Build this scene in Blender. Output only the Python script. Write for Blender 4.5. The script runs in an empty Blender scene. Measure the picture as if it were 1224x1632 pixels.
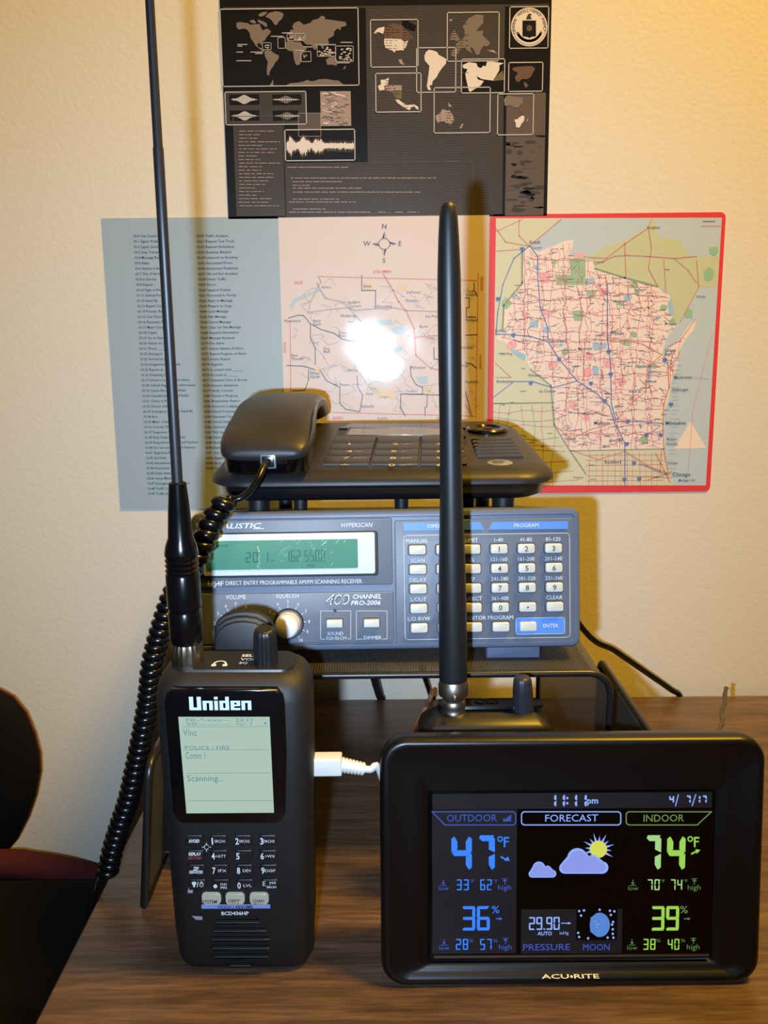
import bpy, bmesh, math, random
from mathutils import Vector, Matrix
random.seed(7)
SC = bpy.context.scene
COL = SC.collection
PI = math.pi

# ------------------------------------------------------------------ camera
F_PX, CW, CH = 1450.0, 1224.0, 1632.0
CAM = Vector((0.0, -0.71, 0.288))
_p, _r = math.radians(10.8), math.radians(-0.6)
FWD = Vector((0, math.cos(_p), -math.sin(_p)))
_right = Vector((1, 0, 0)); _up = _right.cross(FWD)
RGT = _right * math.cos(_r) + _up * math.sin(_r)
UPV = -_right * math.sin(_r) + _up * math.cos(_r)
cd = bpy.data.cameras.new('camera'); cam = bpy.data.objects.new('camera', cd); COL.objects.link(cam)
cd.sensor_fit = 'VERTICAL'; cd.sensor_height = 36.0; cd.lens = F_PX / CH * 36.0
cd.clip_start = 0.01; cd.clip_end = 50
cam.matrix_world = Matrix(((RGT.x, UPV.x, -FWD.x, CAM.x), (RGT.y, UPV.y, -FWD.y, CAM.y), (RGT.z, UPV.z, -FWD.z, CAM.z), (0, 0, 0, 1)))
SC.camera = cam

# ------------------------------------------------------------------ light
w = bpy.data.worlds.new('room_ambience'); SC.world = w; w.use_nodes = True
w.node_tree.nodes['Background'].inputs[0].default_value = (1.0, 0.80, 0.55, 1)
w.node_tree.nodes['Background'].inputs[1].default_value = 0.035
SC.view_settings.view_transform = 'Standard'; SC.view_settings.look = 'None'
SC.view_settings.exposure = 0.0; SC.view_settings.gamma = 1.0
SC.view_settings.use_curve_mapping = False

ld = bpy.data.lights.new('camera_flash', 'SPOT'); ld.energy = 10.8; ld.color = (0.80, 1.06, 1.42); ld.shadow_soft_size = 0.006
ld.spot_size = math.radians(88); ld.spot_blend = 1.0
lo = bpy.data.objects.new('camera_flash', ld); COL.objects.link(lo)
lo.location = CAM + RGT * (-0.030) + UPV * (-0.020) + FWD * 0.012
lo.rotation_euler = (FWD + UPV * 0.10).to_track_quat('-Z', 'Y').to_euler()

ld = bpy.data.lights.new('ceiling_lamp', 'AREA'); ld.shape = 'DISK'; ld.size = 0.30; ld.energy = 40.5; ld.color = (1.0, 0.57, 0.045)
lo = bpy.data.objects.new('ceiling_lamp', ld); COL.objects.link(lo)
lo.location = (0.62, -0.46, 1.58)
lo.rotation_euler = (Vector((0.05, -0.1, 0.15)) - lo.location).to_track_quat('-Z', 'Y').to_euler()

# ------------------------------------------------------------------ helpers
def ray(px, py):
    return FWD + RGT * ((px - CW / 2) / F_PX) + UPV * ((CH / 2 - py) / F_PX)
def at(px, py, ax, val):                     # sight line through a pixel met with an axis plane
    d = ray(px, py); t = (val - CAM[ax]) / d[ax]; return CAM + d * t

class Face:                                  # a flat face in the place: origin, x axis, up axis, Y into the face
    def __init__(s, o, tilt=0, roll=0, yaw=0, M=None):
        if M is None:
            t, r, a = map(math.radians, (tilt, roll, yaw))
            R = Matrix.Rotation(a, 4, 'Z') @ Matrix.Rotation(t, 4, 'X') @ Matrix.Rotation(r, 4, 'Y')
            M = Matrix.Translation(Vector(o)) @ R
        s.M = M; s.I = M.inverted()
    def uv(s, px, py, y=0.0):
        o = s.I @ CAM; d = s.I.to_3x3() @ ray(px, py); t = (y - o.y) / d.y
        q = o + d * t; return (q.x, q.z)

def s2l(c):
    c /= 255.0
    return c / 12.92 if c <= 0.04045 else ((c + 0.055) / 1.055) ** 2.4
def rgb(r, g, b): return (s2l(r), s2l(g), s2l(b), 1)

def mat(name, c, rough=0.5, metal=0.0, coat=0.0, emit=0.0, bump=0.0, bscale=800, bdist=0.0003, vary=0.0, spec=0.5, crough=0.05, cbump=0.0, detail=3):
    m = bpy.data.materials.new(name); m.use_nodes = True
    nt = m.node_tree; b = nt.nodes['Principled BSDF']
    b.inputs['Base Color'].default_value = rgb(*c); b.inputs['Roughness'].default_value = rough
    b.inputs['Metallic'].default_value = metal; b.inputs['Coat Weight'].default_value = coat
    b.inputs['Coat Roughness'].default_value = crough; b.inputs['Specular IOR Level'].default_value = spec
    if emit:
        b.inputs['Emission Color'].default_value = rgb(*c); b.inputs['Emission Strength'].default_value = emit
        b.inputs['Base Color'].default_value = (0.01, 0.01, 0.01, 1)
    tc = nt.nodes.new('ShaderNodeTexCoord')
    if bump or cbump or vary:
        n = nt.nodes.new('ShaderNodeTexNoise'); n.inputs['Scale'].default_value = bscale; n.inputs['Detail'].default_value = detail
        nt.links.new(tc.outputs['Object'], n.inputs['Vector'])
        if bump:
            bp = nt.nodes.new('ShaderNodeBump'); bp.inputs['Strength'].default_value = bump; bp.inputs['Distance'].default_value = bdist
            nt.links.new(n.outputs['Fac'], bp.inputs['Height']); nt.links.new(bp.outputs[0], b.inputs['Normal'])
        if cbump:
            bp = nt.nodes.new('ShaderNodeBump'); bp.inputs['Strength'].default_value = cbump; bp.inputs['Distance'].default_value = bdist
            nt.links.new(n.outputs['Fac'], bp.inputs['Height']); nt.links.new(bp.outputs[0], b.inputs['Coat Normal'])
        if vary:
            r = nt.nodes.new('ShaderNodeValToRGB'); lc = rgb(*c)
            r.color_ramp.elements[0].position = 0.3; r.color_ramp.elements[1].position = 0.7
            r.color_ramp.elements[0].color = (lc[0] * (1 - vary), lc[1] * (1 - vary), lc[2] * (1 - vary), 1)
            r.color_ramp.elements[1].color = lc
            nt.links.new(n.outputs['Fac'], r.inputs[0]); nt.links.new(r.outputs[0], b.inputs['Base Color'])
    return m

def glow(name, c, k=1.0): return mat(name, c, rough=0.3, emit=k)

FONT = {}
def glyphs(s, bold=0.0, shear=0.0, space=1.0):
    key = (s, bold, shear, space)
    if key in FONT: return FONT[key]
    cu = bpy.data.curves.new('t', 'FONT'); cu.body = s; cu.size = 1.0; cu.offset = bold; cu.shear = shear
    cu.space_character = space; cu.resolution_u = 2
    ob = bpy.data.objects.new('t', cu)
    me = bpy.data.meshes.new_from_object(ob)
    vs = [(v.co.x, v.co.y) for v in me.vertices]; fs = [tuple(p.vertices) for p in me.polygons]
    bpy.data.objects.remove(ob); bpy.data.curves.remove(cu); bpy.data.meshes.remove(me)
    if not vs: vs = [(0, 0)]
    x0 = min(v[0] for v in vs); x1 = max(v[0] for v in vs); y0 = min(v[1] for v in vs); y1 = max(v[1] for v in vs)
    FONT[key] = (vs, fs, x0, x1, y0, y1); return FONT[key]

SEG = {'0': 'abcdef', '1': 'bc', '2': 'abged', '3': 'abgcd', '4': 'fgbc', '5': 'afgcd', '6': 'afgedc', '7': 'abc', '8': 'abcdefg', '9': 'abcdfg', '-': 'g'}

class B:                                     # collects shapes into one mesh
    def __init__(s, M=None):
        s.bm = bmesh.new(); s.M = M if M is not None else Matrix.Identity(4)
    def vs(s, pts): return [s.bm.verts.new(s.M @ Vector(p)) for p in pts]
    def face(s, vs, m=0):
        try:
            f = s.bm.faces.new(vs); f.material_index = m; f.smooth = True; return f
        except ValueError: return None
    def poly(s, pts, m=0): return s.face(s.vs(pts), m)
    def poly2(s, pts, y=0.0, m=0): return s.poly([(x, y, z) for x, z in pts], m)
    def rings(s, rings, m=0, cap0=True, cap1=True, closed=True):
        vr = [s.vs(r) for r in rings]; n = len(vr[0])
        for a, b in zip(vr[:-1], vr[1:]):
            for i in range(n if closed else n - 1):
                j = (i + 1) % n; s.face([a[i], a[j], b[j], b[i]], m)
        if cap0: s.face(vr[0], m)
        if cap1: s.face(vr[-1], m)
        return vr
    def prism(s, inset, y0, y1, bev=0.0, m=0, back=True):   # inset(d) -> outline in x,z shrunk by d; front at y0
        L = []
        if bev:
            L = [[(x, y0 + bev * (1 - math.cos(a)), z) for x, z in inset(bev * (1 - math.sin(a)))] for a in (0, PI / 6, PI / 3, PI / 2)]
        else: L = [[(x, y0, z) for x, z in inset(0)]]
        L.append([(x, y1, z) for x, z in inset(0)])
        s.rings(L, m, True, back)
    def box(s, c, d, bev=0.0, m=0):
        cx, cy, cz = c; dx, dy, dz = (v / 2 for v in d)
        if bev <= 0:
            P = lambda i: rr(cx - dx, cx + dx, cz - dz, cz + dz, 0)
            s.prism(lambda i: [(cx - dx, cz - dz), (cx + dx, cz - dz), (cx + dx, cz + dz), (cx - dx, cz + dz)], cy - dy, cy + dy, 0, m)
        else:
            O = lambda i: rr(cx - dx + i, cx + dx - i, cz - dz + i, cz + dz - i, max(bev - i, 1e-5), 4)
            A = (0, PI / 6, PI / 3, PI / 2)
            L = [[(x, cy - dy + bev * (1 - math.cos(a)), z) for x, z in O(bev * (1 - math.sin(a)))] for a in A]
            L += [[(x, cy + dy - bev * (1 - math.cos(a)), z) for x, z in O(bev * (1 - math.sin(a)))] for a in reversed(A)]
            s.rings(L, m)
    def lathe(s, P0, P1, prof, seg=24, m=0, flute=0, fd=0.0):      # prof: (distance along, radius[, mat])
        P0, P1 = Vector(P0), Vector(P1); z = (P1 - P0).normalized()
        x = z.orthogonal().normalized(); y = z.cross(x); R = []
        for q in prof:
            d, r = q[0], q[1]; ring = []
            for k in range(seg):
                a = 2 * PI * k / seg; rk = r * (1 - (fd if flute and (k % flute) == 0 else 0))
                ring.append(P0 + z * d + x * (rk * math.cos(a)) + y * (rk * math.sin(a)))
            R.append(ring)
        vr = [s.vs(r) for r in R]
        for i, (a, b) in enumerate(zip(vr[:-1], vr[1:])):
            mm = prof[i + 1][2] if len(prof[i + 1]) > 2 else m
            for k in range(seg): s.face([a[k], a[(k + 1) % seg], b[(k + 1) % seg], b[k]], mm)
        s.face(vr[0], m); s.face(vr[-1], prof[-1][2] if len(prof[-1]) > 2 else m)
    def tube(s, pts, r, seg=10, m=0, closed=False):
        pts = [Vector(p) for p in pts]; n = len(pts); R = []; nrm = None
        for i, p in enumerate(pts):
            if closed: t = (pts[(i + 1) % n] - pts[i - 1]).normalized()
            else: t = (pts[min(i + 1, n - 1)] - pts[max(i - 1, 0)]).normalized()
            if nrm is None: nrm = t.orthogonal().normalized()
            nrm = (nrm - t * nrm.dot(t)).normalized(); bi = t.cross(nrm)
            rr_ = r[i] if isinstance(r, (list, tuple)) else r
            R.append([p + nrm * (rr_ * math.cos(2 * PI * k / seg)) + bi * (rr_ * math.sin(2 * PI * k / seg)) for k in range(seg)])
        if closed:
            vr = [s.vs(q) for q in R]
            for i in range(n):
                a, b = vr[i], vr[(i + 1) % n]
                for k in range(seg): s.face([a[k], a[(k + 1) % seg], b[(k + 1) % seg], b[k]], m)
        else: s.rings(R, m)
    def stroke(s, pts, wd, y=0.0, m=0, closed=False):
        n = len(pts); rng = range(n if closed else n - 1)
        for i in rng:
            (x0, z0), (x1, z1) = pts[i], pts[(i + 1) % n]
            l = math.hypot(x1 - x0, z1 - z0)
            if l < 1e-9: continue
            ux, uz = (x1 - x0) / l * wd / 2, (z1 - z0) / l * wd / 2
            s.poly([(x0 - ux - uz, y, z0 - uz + ux), (x0 - ux + uz, y, z0 - uz - ux), (x1 + ux + uz, y, z1 + uz - ux), (x1 + ux - uz, y, z1 + uz + ux)], m)
    def text(s, t, x0, z0, h, x1=None, y=0.0, m=0, bold=0.0, shear=0.0, space=1.0, al='l', rot=0.0, capfit=True):
        vs, fs, a0, a1, b0, b1 = glyphs(t, bold, shear, space)
        sz = h / ((b1 - b0) if capfit else 0.73); sx = sz
        if not capfit: b0 = 0
        if x1 is not None: sx = (x1 - x0) / max(a1 - a0, 1e-6)
        wd = (a1 - a0) * sx
        ox = x0 if (al == 'l' or x1 is not None) else x0 - wd / 2 if al == 'c' else x0 - wd
        ca, sa = math.cos(rot), math.sin(rot); Q = []
        for vx, vy in vs:
            u, v = ox - x0 + (vx - a0) * sx, (vy - b0) * sz
            Q.append((x0 + u * ca - v * sa, y, z0 + u * sa + v * ca))
        V = s.vs(Q)
        for f in fs: s.face([V[i] for i in f], m)
    def ptext(s, F, t, box, y=-0.0003, m=0, **k):               # text fitted to a box seen in the photograph, on face F
        x0, y0, x1, y1 = box; ya = (y0 + y1) / 2
        a = F.uv(x0, y1); c = F.uv(x0, y0); e = F.uv(x1, y1) if x1 is not None else None
        s.text(t, a[0], a[1], c[1] - a[1], e[0] if e else None, y=y, m=m, **k)
    def digit(s, ch, x, z, wd, h, t, y=0.0, m=0, sl=0.0):
        if ch in '.:':
            for zz in ((z,) if ch == '.' else (z + h * .25, z + h * .65)): s.box((x + t / 2, y, zz + t / 2), (t, 0.00004, t), 0, m)
            return
        if ch == '/': s.stroke([(x + t / 2, z), (x + wd - t / 2, z + h)], t * .6, y, m); return
        g = t * .12; T = lambda P: [(x + px + sl * pz, z + pz) for px, pz in P]; hz = h / 2; c = t * .5
        H = lambda zz, up: [(g + (0 if up == 0 else c), zz - t / 2), (wd - g - (0 if up == 0 else c), zz - t / 2), (wd - g - (c if up == 0 else 0), zz + t / 2), (g + (c if up == 0 else 0), zz + t / 2)]
        S = {'a': H(h - t / 2, 1)[0:0] + [(t * .6, h - t), (wd - t, h - t), (wd - g, h - t * .1), (wd - t * .3, h), (t * .3, h), (t * .1, h - t * .5)],
             'd': [(t * .3, 0), (wd - t * .3, 0), (wd - g, t * .1), (wd - t, t), (t * .6, t), (t * .1, t * .5)],
             'g': [(g, hz), (c, hz - t / 2), (wd - c, hz - t / 2), (wd - g, hz), (wd - c, hz + t / 2), (c, hz + t / 2)],
             'f': [(0, hz + g), (t, hz + t / 2 + g), (t, h - t - g), (t * .5, h - t * .2), (0, h - t * .6)],
             'b': [(wd, hz + g), (wd - t, hz + t / 2 + g), (wd - t, h - t - g), (wd - t * .5, h - t * .2), (wd, h - t * .6)],
             'e': [(0, hz - g), (t, hz - t / 2 - g), (t, t + g), (t * .5, t * .2), (0, t * .6)],
             'c': [(wd, hz - g), (wd - t, hz - t / 2 - g), (wd - t, t + g), (wd - t * .5, t * .2), (wd, t * .6)]}
        for k in SEG.get(ch, ''): s.poly2(T(S[k]), y, m)
    def pdigits(s, F, st, box, y=-0.0003, m=0, t=.22, sl=0.0, gap=.35):
        x0, y0, x1, y1 = box; a = F.uv(x0, y1); c = F.uv(x0, y0); e = F.uv(x1, y1); h = c[1] - a[1]
        n = sum(.25 if q in '.:' else .5 if q == ' ' else 1 for q in st) ; tot = e[0] - a[0]
        dw = tot / (n + gap * (len(st) - 1)); x = a[0]
        for q in st:
            ww = dw * (.25 if q in '.:' else .5 if q == ' ' else 1)
            if q == '1': s.digit('1', x, a[1], ww, h, t * dw, y, m, sl)
            elif q != ' ': s.digit(q, x, a[1], ww, h, t * dw, y, m, sl)
            x += ww + gap * dw
    def done(s, name, mats, parent=None, sharp=40, recalc=True):
        if recalc: bmesh.ops.recalc_face_normals(s.bm, faces=s.bm.faces)
        me = bpy.data.meshes.new(name)
        if parent is not None:
            off = Vector((0, 0, 0)); q = parent
            while q is not None: off += q.location; q = q.parent
            bmesh.ops.translate(s.bm, verts=s.bm.verts, vec=-off)
        s.bm.to_mesh(me); s.bm.free()
        for m in (mats if isinstance(mats, (list, tuple)) else [mats]): me.materials.append(m)
        me.set_sharp_from_angle(angle=math.radians(sharp))
        o = bpy.data.objects.new(name, me); COL.objects.link(o)
        if parent is not None: o.parent = parent
        return o

def rr(x0, x1, z0, z1, r, n=6):
    if r <= 0: return [(x0, z0), (x1, z0), (x1, z1), (x0, z1)]
    P = []
    for cx, cz, a0 in ((x1 - r, z0 + r, -PI / 2), (x1 - r, z1 - r, 0), (x0 + r, z1 - r, PI / 2), (x0 + r, z0 + r, PI)):
        for k in range(n + 1):
            a = a0 + k / n * PI / 2; P.append((cx + r * math.cos(a), cz + r * math.sin(a)))
    return P
def rri(x0, x1, z0, z1, r, n=6): return lambda i: rr(x0 + i, x1 - i, z0 + i, z1 - i, max(r - i, 1e-5), n)
def circ(cx, cz, r, n=24, rz=None): return [(cx + r * math.cos(2 * PI * k / n), cz + (rz or r) * math.sin(2 * PI * k / n)) for k in range(n)]
def smooth(P, n=6):                          # Catmull-Rom through the points
    P = [Vector(p) for p in P]; Q = [P[0] * 2 - P[1]] + P + [P[-1] * 2 - P[-2]]; R = []
    for i in range(1, len(Q) - 2):
        a, b, c, d = Q[i - 1:i + 3]
        for k in range(n):
            t = k / n; R.append(.5 * ((2 * b) + (c - a) * t + (2 * a - 5 * b + 4 * c - d) * t * t + (3 * b - a - 3 * c + d) * t ** 3))
    return R + [P[-1]]

def thing(name, label, cat, loc=(0, 0, 0), group=None):
    o = bpy.data.objects.new(name, None); o.empty_display_size = 0.02; COL.objects.link(o); o.location = loc
    o['label'] = label; o['category'] = cat
    if group: o['group'] = group
    return o
def tag(o, label, cat, group=None):
    o['label'] = label; o['category'] = cat
    if group: o['group'] = group
    return o
def struct(o): o['kind'] = 'structure'; return o

# ------------------------------------------------------------------ materials
WALL = mat('cream_wall_paint', (226, 217, 198), 0.65, bump=0.35, bscale=260, bdist=0.0006, spec=0.3)
FLOORM = mat('grey_carpet', (92, 86, 80), 0.95, bump=0.5, bscale=900)
BLK = mat('black_plastic', (21, 21, 23), 0.42, bump=0.08, bscale=2500, bdist=0.0001)
BLKM = mat('matte_black_plastic', (12, 12, 14), 0.6, bump=0.15, bscale=3500, bdist=0.0001)
BLKG = mat('gloss_black_plastic', (7, 7, 8), 0.18, spec=0.45)
PHONEM = mat('charcoal_phone_plastic', (38, 37, 37), 0.42, spec=.35, bump=0.12, bscale=3000, bdist=0.0001)
PHONEG = mat('gloss_phone_trim', (20, 20, 23), 0.18)
CORDM = mat('gloss_black_cord', (10, 10, 11), 0.24)
RUB = mat('black_rubber', (24, 25, 28), 0.42)
RUBM = mat('grey_black_rod', (26, 27, 31), 0.42)
NICK = mat('nickel', (168, 160, 148), 0.36, 1.0)
NICKD = mat('worn_nickel', (150, 138, 120), 0.34, 1.0)
WHITEP = mat('white_plastic', (196, 197, 192), 0.45)
PRINTW = mat('white_print', (205, 210, 214), 0.5)
PRINTG = mat('grey_print', (140, 145, 150), 0.5)
PRINTR = mat('red_print', (150, 60, 55), 0.5)
PRINTB = mat('black_print', (25, 26, 28), 0.5)
CASE = mat('slate_blue_case', (86, 97, 119), 0.42, bump=0.1, bscale=2500, bdist=0.0001)
PANEL = mat('slate_panel', (92, 99, 112), 0.45, bump=0.1, bscale=3000, bdist=0.0001)
GROOVE = mat('dark_groove', (34, 38, 46), 0.6)
BAND = mat('blue_band', (74, 128, 205), 0.45)
KEYC = mat('cream_key', (196, 196, 186), 0.42)
MESHBAR = mat('black_painted_steel', (26, 25, 25), 0.34)

def wood():
    m = bpy.data.materials.new('walnut_laminate'); m.use_nodes = True; nt = m.node_tree; b = nt.nodes['Principled BSDF']
    tc = nt.nodes.new('ShaderNodeTexCoord'); mp = nt.nodes.new('ShaderNodeMapping'); mp.inputs['Scale'].default_value = (26, 300, 300)
    nt.links.new(tc.outputs['Object'], mp.inputs[0])
    n = nt.nodes.new('ShaderNodeTexNoise'); n.inputs['Scale'].default_value = 1.6; n.inputs['Detail'].default_value = 6; n.inputs['Roughness'].default_value = .62
    nt.links.new(mp.outputs[0], n.inputs['Vector'])
    mp2 = nt.nodes.new('ShaderNodeMapping'); mp2.inputs['Scale'].default_value = (7, 70, 70); nt.links.new(tc.outputs['Object'], mp2.inputs[0])
    n2 = nt.nodes.new('ShaderNodeTexNoise'); n2.inputs['Scale'].default_value = 1.5; n2.inputs['Detail'].default_value = 4; nt.links.new(mp2.outputs[0], n2.inputs['Vector'])
    mx = nt.nodes.new('ShaderNodeMath'); mx.operation = 'MULTIPLY_ADD'; mx.inputs[1].default_value = .55
    ad = nt.nodes.new('ShaderNodeMath'); ad.operation = 'MULTIPLY'; ad.inputs[1].default_value = .45
    nt.links.new(n2.outputs['Fac'], ad.inputs[0]); nt.links.new(n.outputs['Fac'], mx.inputs[0]); nt.links.new(ad.outputs[0], mx.inputs[2])
    r = nt.nodes.new('ShaderNodeValToRGB'); nt.links.new(mx.outputs[0], r.inputs[0])
    e = r.color_ramp.elements; e[0].position = .36; e[0].color = rgb(58, 43, 35); e[1].position = .66; e[1].color = rgb(112, 88, 72)
    q = e.new(.5); q.color = rgb(84, 64, 51)
    nt.links.new(r.outputs[0], b.inputs['Base Color']); b.inputs['Roughness'].default_value = .38
    bp = nt.nodes.new('ShaderNodeBump'); bp.inputs['Strength'].default_value = .12; bp.inputs['Distance'].default_value = .0003
    nt.links.new(n.outputs['Fac'], bp.inputs['Height']); nt.links.new(bp.outputs[0], b.inputs['Normal'])
    return m
WOOD = wood()

def meshmat():                               # woven steel: a diamond lattice with real see-through holes
    m = bpy.data.materials.new('woven_steel_mesh'); m.use_nodes = True; nt = m.node_tree; b = nt.nodes['Principled BSDF']
    b.inputs['Base Color'].default_value = rgb(68, 68, 67); b.inputs['Roughness'].default_value = .4
    tc = nt.nodes.new('ShaderNodeTexCoord'); sp = nt.nodes.new('ShaderNodeSeparateXYZ'); nt.links.new(tc.outputs['Object'], sp.inputs[0])
    def M(op, a, b_=None):
        n = nt.nodes.new('ShaderNodeMath'); n.operation = op
        for i, v in enumerate((a, b_)):
            if v is None: continue
            if isinstance(v, float): n.inputs[i].default_value = v
            else: nt.links.new(v, n.inputs[i])
        return n.outputs[0]
    xz = M('ADD', sp.outputs[0], sp.outputs[2])
    k = 2 * PI / 0.0028
    A = M('SINE', M('MULTIPLY', M('ADD', xz, sp.outputs[1]), k)); C = M('SINE', M('MULTIPLY', M('SUBTRACT', xz, sp.outputs[1]), k))
    al = M('LESS_THAN', M('MULTIPLY', A, C), 0.66)
    h = M('MULTIPLY', A, C)
    nt.links.new(al, b.inputs['Alpha'])
    bp = nt.nodes.new('ShaderNodeBump'); bp.inputs['Strength'].default_value = .9; bp.inputs['Distance'].default_value = .0007; bp.invert = True
    nt.links.new(h, bp.inputs['Height']); nt.links.new(bp.outputs[0], b.inputs['Normal'])
    return m
MESHM = meshmat()

# ------------------------------------------------------------------ room and desk
b = B(); b.box((0.1, 0.03, 0.35), (3.0, 0.06, 2.1), 0); struct(b.done('wall_back', WALL))
b = B(); b.box((0.1, -0.9, -0.66), (3.0, 1.92, 0.04), 0); struct(b.done('floor', FLOORM))

desk = thing('desk', 'brown wood-grain desk against the cream wall carrying all the radios', 'desk', (0.25, -0.36, -0.64))
b = B(); b.box((0.2495, -0.3515, -0.0125), (0.805, 0.679, 0.025), 0.002); b.done('desk_top', WOOD, desk)
for sx in (-0.137, 0.634):
    b = B(); b.box((sx, -0.352, -0.3325), (0.018, 0.64, 0.615), 0.001); b.done('side_panel', WOOD, desk)
b = B(); b.box((0.2485, -0.045, -0.15), (0.752, 0.016, 0.25), 0.001); b.done('back_panel', WOOD, desk)

WF = Face((0, 0, 0))
def sheetmap(ox, oy, k): return lambda x, y: WF.uv(ox + x / k, oy + y / k)
LAY = 0.00006
SH = 0.0005                                  # sheet thickness
def ly(n): return -SH - LAY * n
def sheet(b, x0, x1, z0, z1, m=0, r=0.0):
    b.prism(rri(x0, x1, z0, z1, r), -SH, -0.00002, 0, m)

# ------------------------------------------------------------------ dark map poster
G = dict(rough=.30, spec=.4)
P_MATS = [mat('poster_black', (27, 24, 23), **G), mat('poster_grey', (72, 66, 62), **G), mat('poster_land', (128, 115, 104), **G), mat('poster_line', (196, 190, 182), **G),
          mat('poster_pale', (226, 214, 204), **G), mat('poster_brown', (110, 86, 74), **G), mat('poster_mid', (100, 88, 80), **G), mat('poster_faint', (92, 86, 81), **G), mat('poster_rose', (168, 146, 134), **G), mat('poster_olive', (112, 104, 78), **G)]
b = B(); g = sheetmap(340, 0, 2.2255)
tl = WF.uv(350.5, 10); br = WF.uv(868, 344)
PX0, PX1, PZ0, PZ1 = tl[0], WF.uv(880, 10)[0] - 0.0005, br[1], tl[1] + 0.045
sheet(b, PX0, PX1, PZ0, PZ1, 0)
def PR(x0, y0, x1, y1, m, l):
    a = g(x0, y1); c = g(x1, y0); b.poly2(rr(a[0], c[0], a[1], c[1], 0), ly(l), m)
def PB(x0, y0, x1, y1, m=3, l=6, wd=2.6):
    a = g(x0, y1); c = g(x1, y0); b.stroke(rr(a[0], c[0], a[1], c[1], 0), wd / 2.2255 / 2040, ly(l), m, True)
def PP(pts, m, l, k=1.0, ox=0, oy=0): b.poly2([g(ox + x / k, oy + y / k) for x, y in pts], ly(l), m)
def dashes(x0, x1, y0, y1, dy, m, l, wd=2.0, ind=0, seed=1, fill=.8):
    R = random.Random(seed); y = y0
    while y < y1:
        x = x0 + R.random() * ind; xe = x0 + (x1 - x0) * (fill * (.35 + .65 * R.random()))
        while x < xe:
            q = min(x + R.uniform(5, 24), xe); b.stroke([g(x, y), g(q, y)], wd / 2.2255 / 2040, ly(l), m); x = q + R.uniform(4, 9)
        y += dy
PR(34, 22, 1190, 27, 1, 1)
PR(550, 24, 1034, 765, 1, 1); PR(1034, 24, 1186, 765, 6, 1); PR(1040, 24, 1192, 330, 0, 2)
# rugged brown relief at the lower right
for i in range(46):
    R = random.Random(i); x, y = R.uniform(1040, 1165), R.uniform(480, 750); rx, ry = R.uniform(8, 26), R.uniform(3, 9)
    PP([(x + rx * math.cos(a) * R.uniform(.7, 1.2), y + ry * math.sin(a) * R.uniform(.6, 1.3)) for a in [k * PI / 5 for k in range(10)]], (1, 1, 7, 0)[i % 4], 2 + (i % 3) * .3)
PR(85, 412, 245, 765, 1, 1); PB(85, 412, 248, 765, 7, 5, 2)
PR(258, 574, 920, 765, 1, 2); PB(258, 574, 920, 768, 6, 5, 2)
PR(303, 402, 380, 485, 6, 2.5); PB(303, 402, 380, 485, 8, 5, 1.6)
for k, (xa, xb) in enumerate([(556, 600), (610, 660), (672, 716), (726, 750), (800, 812), (826, 905)]):
    dashes(xa, xb, 40 if k != 4 else 300, 755, 9.5, 7, 4, 1.7, 2, 20 + k, 1.05)
dashes(940, 1020, 480, 740, 10, 7, 4, 1.5, 6, 33, .6)
dashes(90, 240, 466, 735, 12.6, 8, 4, 2.4, 5, 5, 1.0)
for y, xa, xb in ((594, 264, 372), (632, 276, 488), (645, 282, 436), (658, 282, 348), (668, 284, 556), (682, 284, 660), (707, 284, 368), (717, 270, 480), (742, 284, 366), (753, 270, 730)):
    dashes(xa, xb, y, y + 1, 5, 8, 4, 2.6, 0, y, 2.5)
# world map
PB(35, 29, 513, 308, 3, 6, 3)
WS = 2.0
def WP(pts, m=2, l=3): PP(pts, m, l, 2.0)     # traced at twice the scale
WP([(165, 165), (190, 158), (250, 168), (262, 178), (330, 172), (340, 200), (352, 220), (372, 208), (385, 205), (410, 225), (398, 245), (380, 262), (370, 285), (345, 300), (350, 318), (340, 320), (325, 305), (312, 315), (318, 335), (345, 345), (365, 365), (352, 372), (330, 350), (300, 325), (285, 300), (265, 270), (258, 235), (240, 212), (220, 205), (180, 212), (165, 195)])
WP([(258, 150), (285, 140), (305, 160), (298, 170), (270, 165)]); WP([(320, 105), (350, 88), (385, 86), (372, 105), (345, 120), (325, 118)]); WP([(312, 140), (345, 150), (375, 165), (385, 185), (372, 195), (350, 175), (320, 160)])
WP([(370, 120), (395, 95), (440, 82), (480, 88), (500, 102), (488, 135), (465, 155), (450, 180), (435, 178), (418, 150), (400, 135)])
WP([(362, 370), (385, 358), (410, 362), (430, 378), (468, 398), (460, 425), (440, 445), (428, 470), (412, 490), (400, 510), (396, 540), (382, 530), (380, 490), (388, 440), (368, 405)])
WP([(510, 305), (530, 292), (560, 292), (585, 300), (620, 300), (640, 335), (665, 345), (645, 370), (625, 395), (628, 430), (612, 460), (590, 465), (578, 440), (570, 400), (565, 365), (535, 362), (512, 345)])
WP([(525, 235), (545, 228), (548, 212), (570, 215), (560, 190), (575, 165), (605, 152), (628, 165), (640, 178), (690, 165), (705, 145), (745, 135), (770, 112), (795, 125), (790, 138), (850, 145), (880, 150), (940, 158), (945, 185), (905, 195), (905, 215), (880, 205), (858, 225), (855, 255), (830, 270), (812, 280), (822, 305), (808, 325), (780, 330), (785, 350), (772, 345), (760, 325), (740, 325), (728, 352), (715, 355), (695, 320), (660, 318), (640, 300), (622, 280), (600, 292), (575, 270), (555, 268), (530, 292), (525, 270), (545, 262)])
WP([(800, 425), (825, 408), (850, 402), (862, 402), (872, 415), (885, 450), (870, 470), (845, 460), (808, 462)]); WP([(918, 495), (935, 470), (942, 465), (935, 490)])
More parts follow.
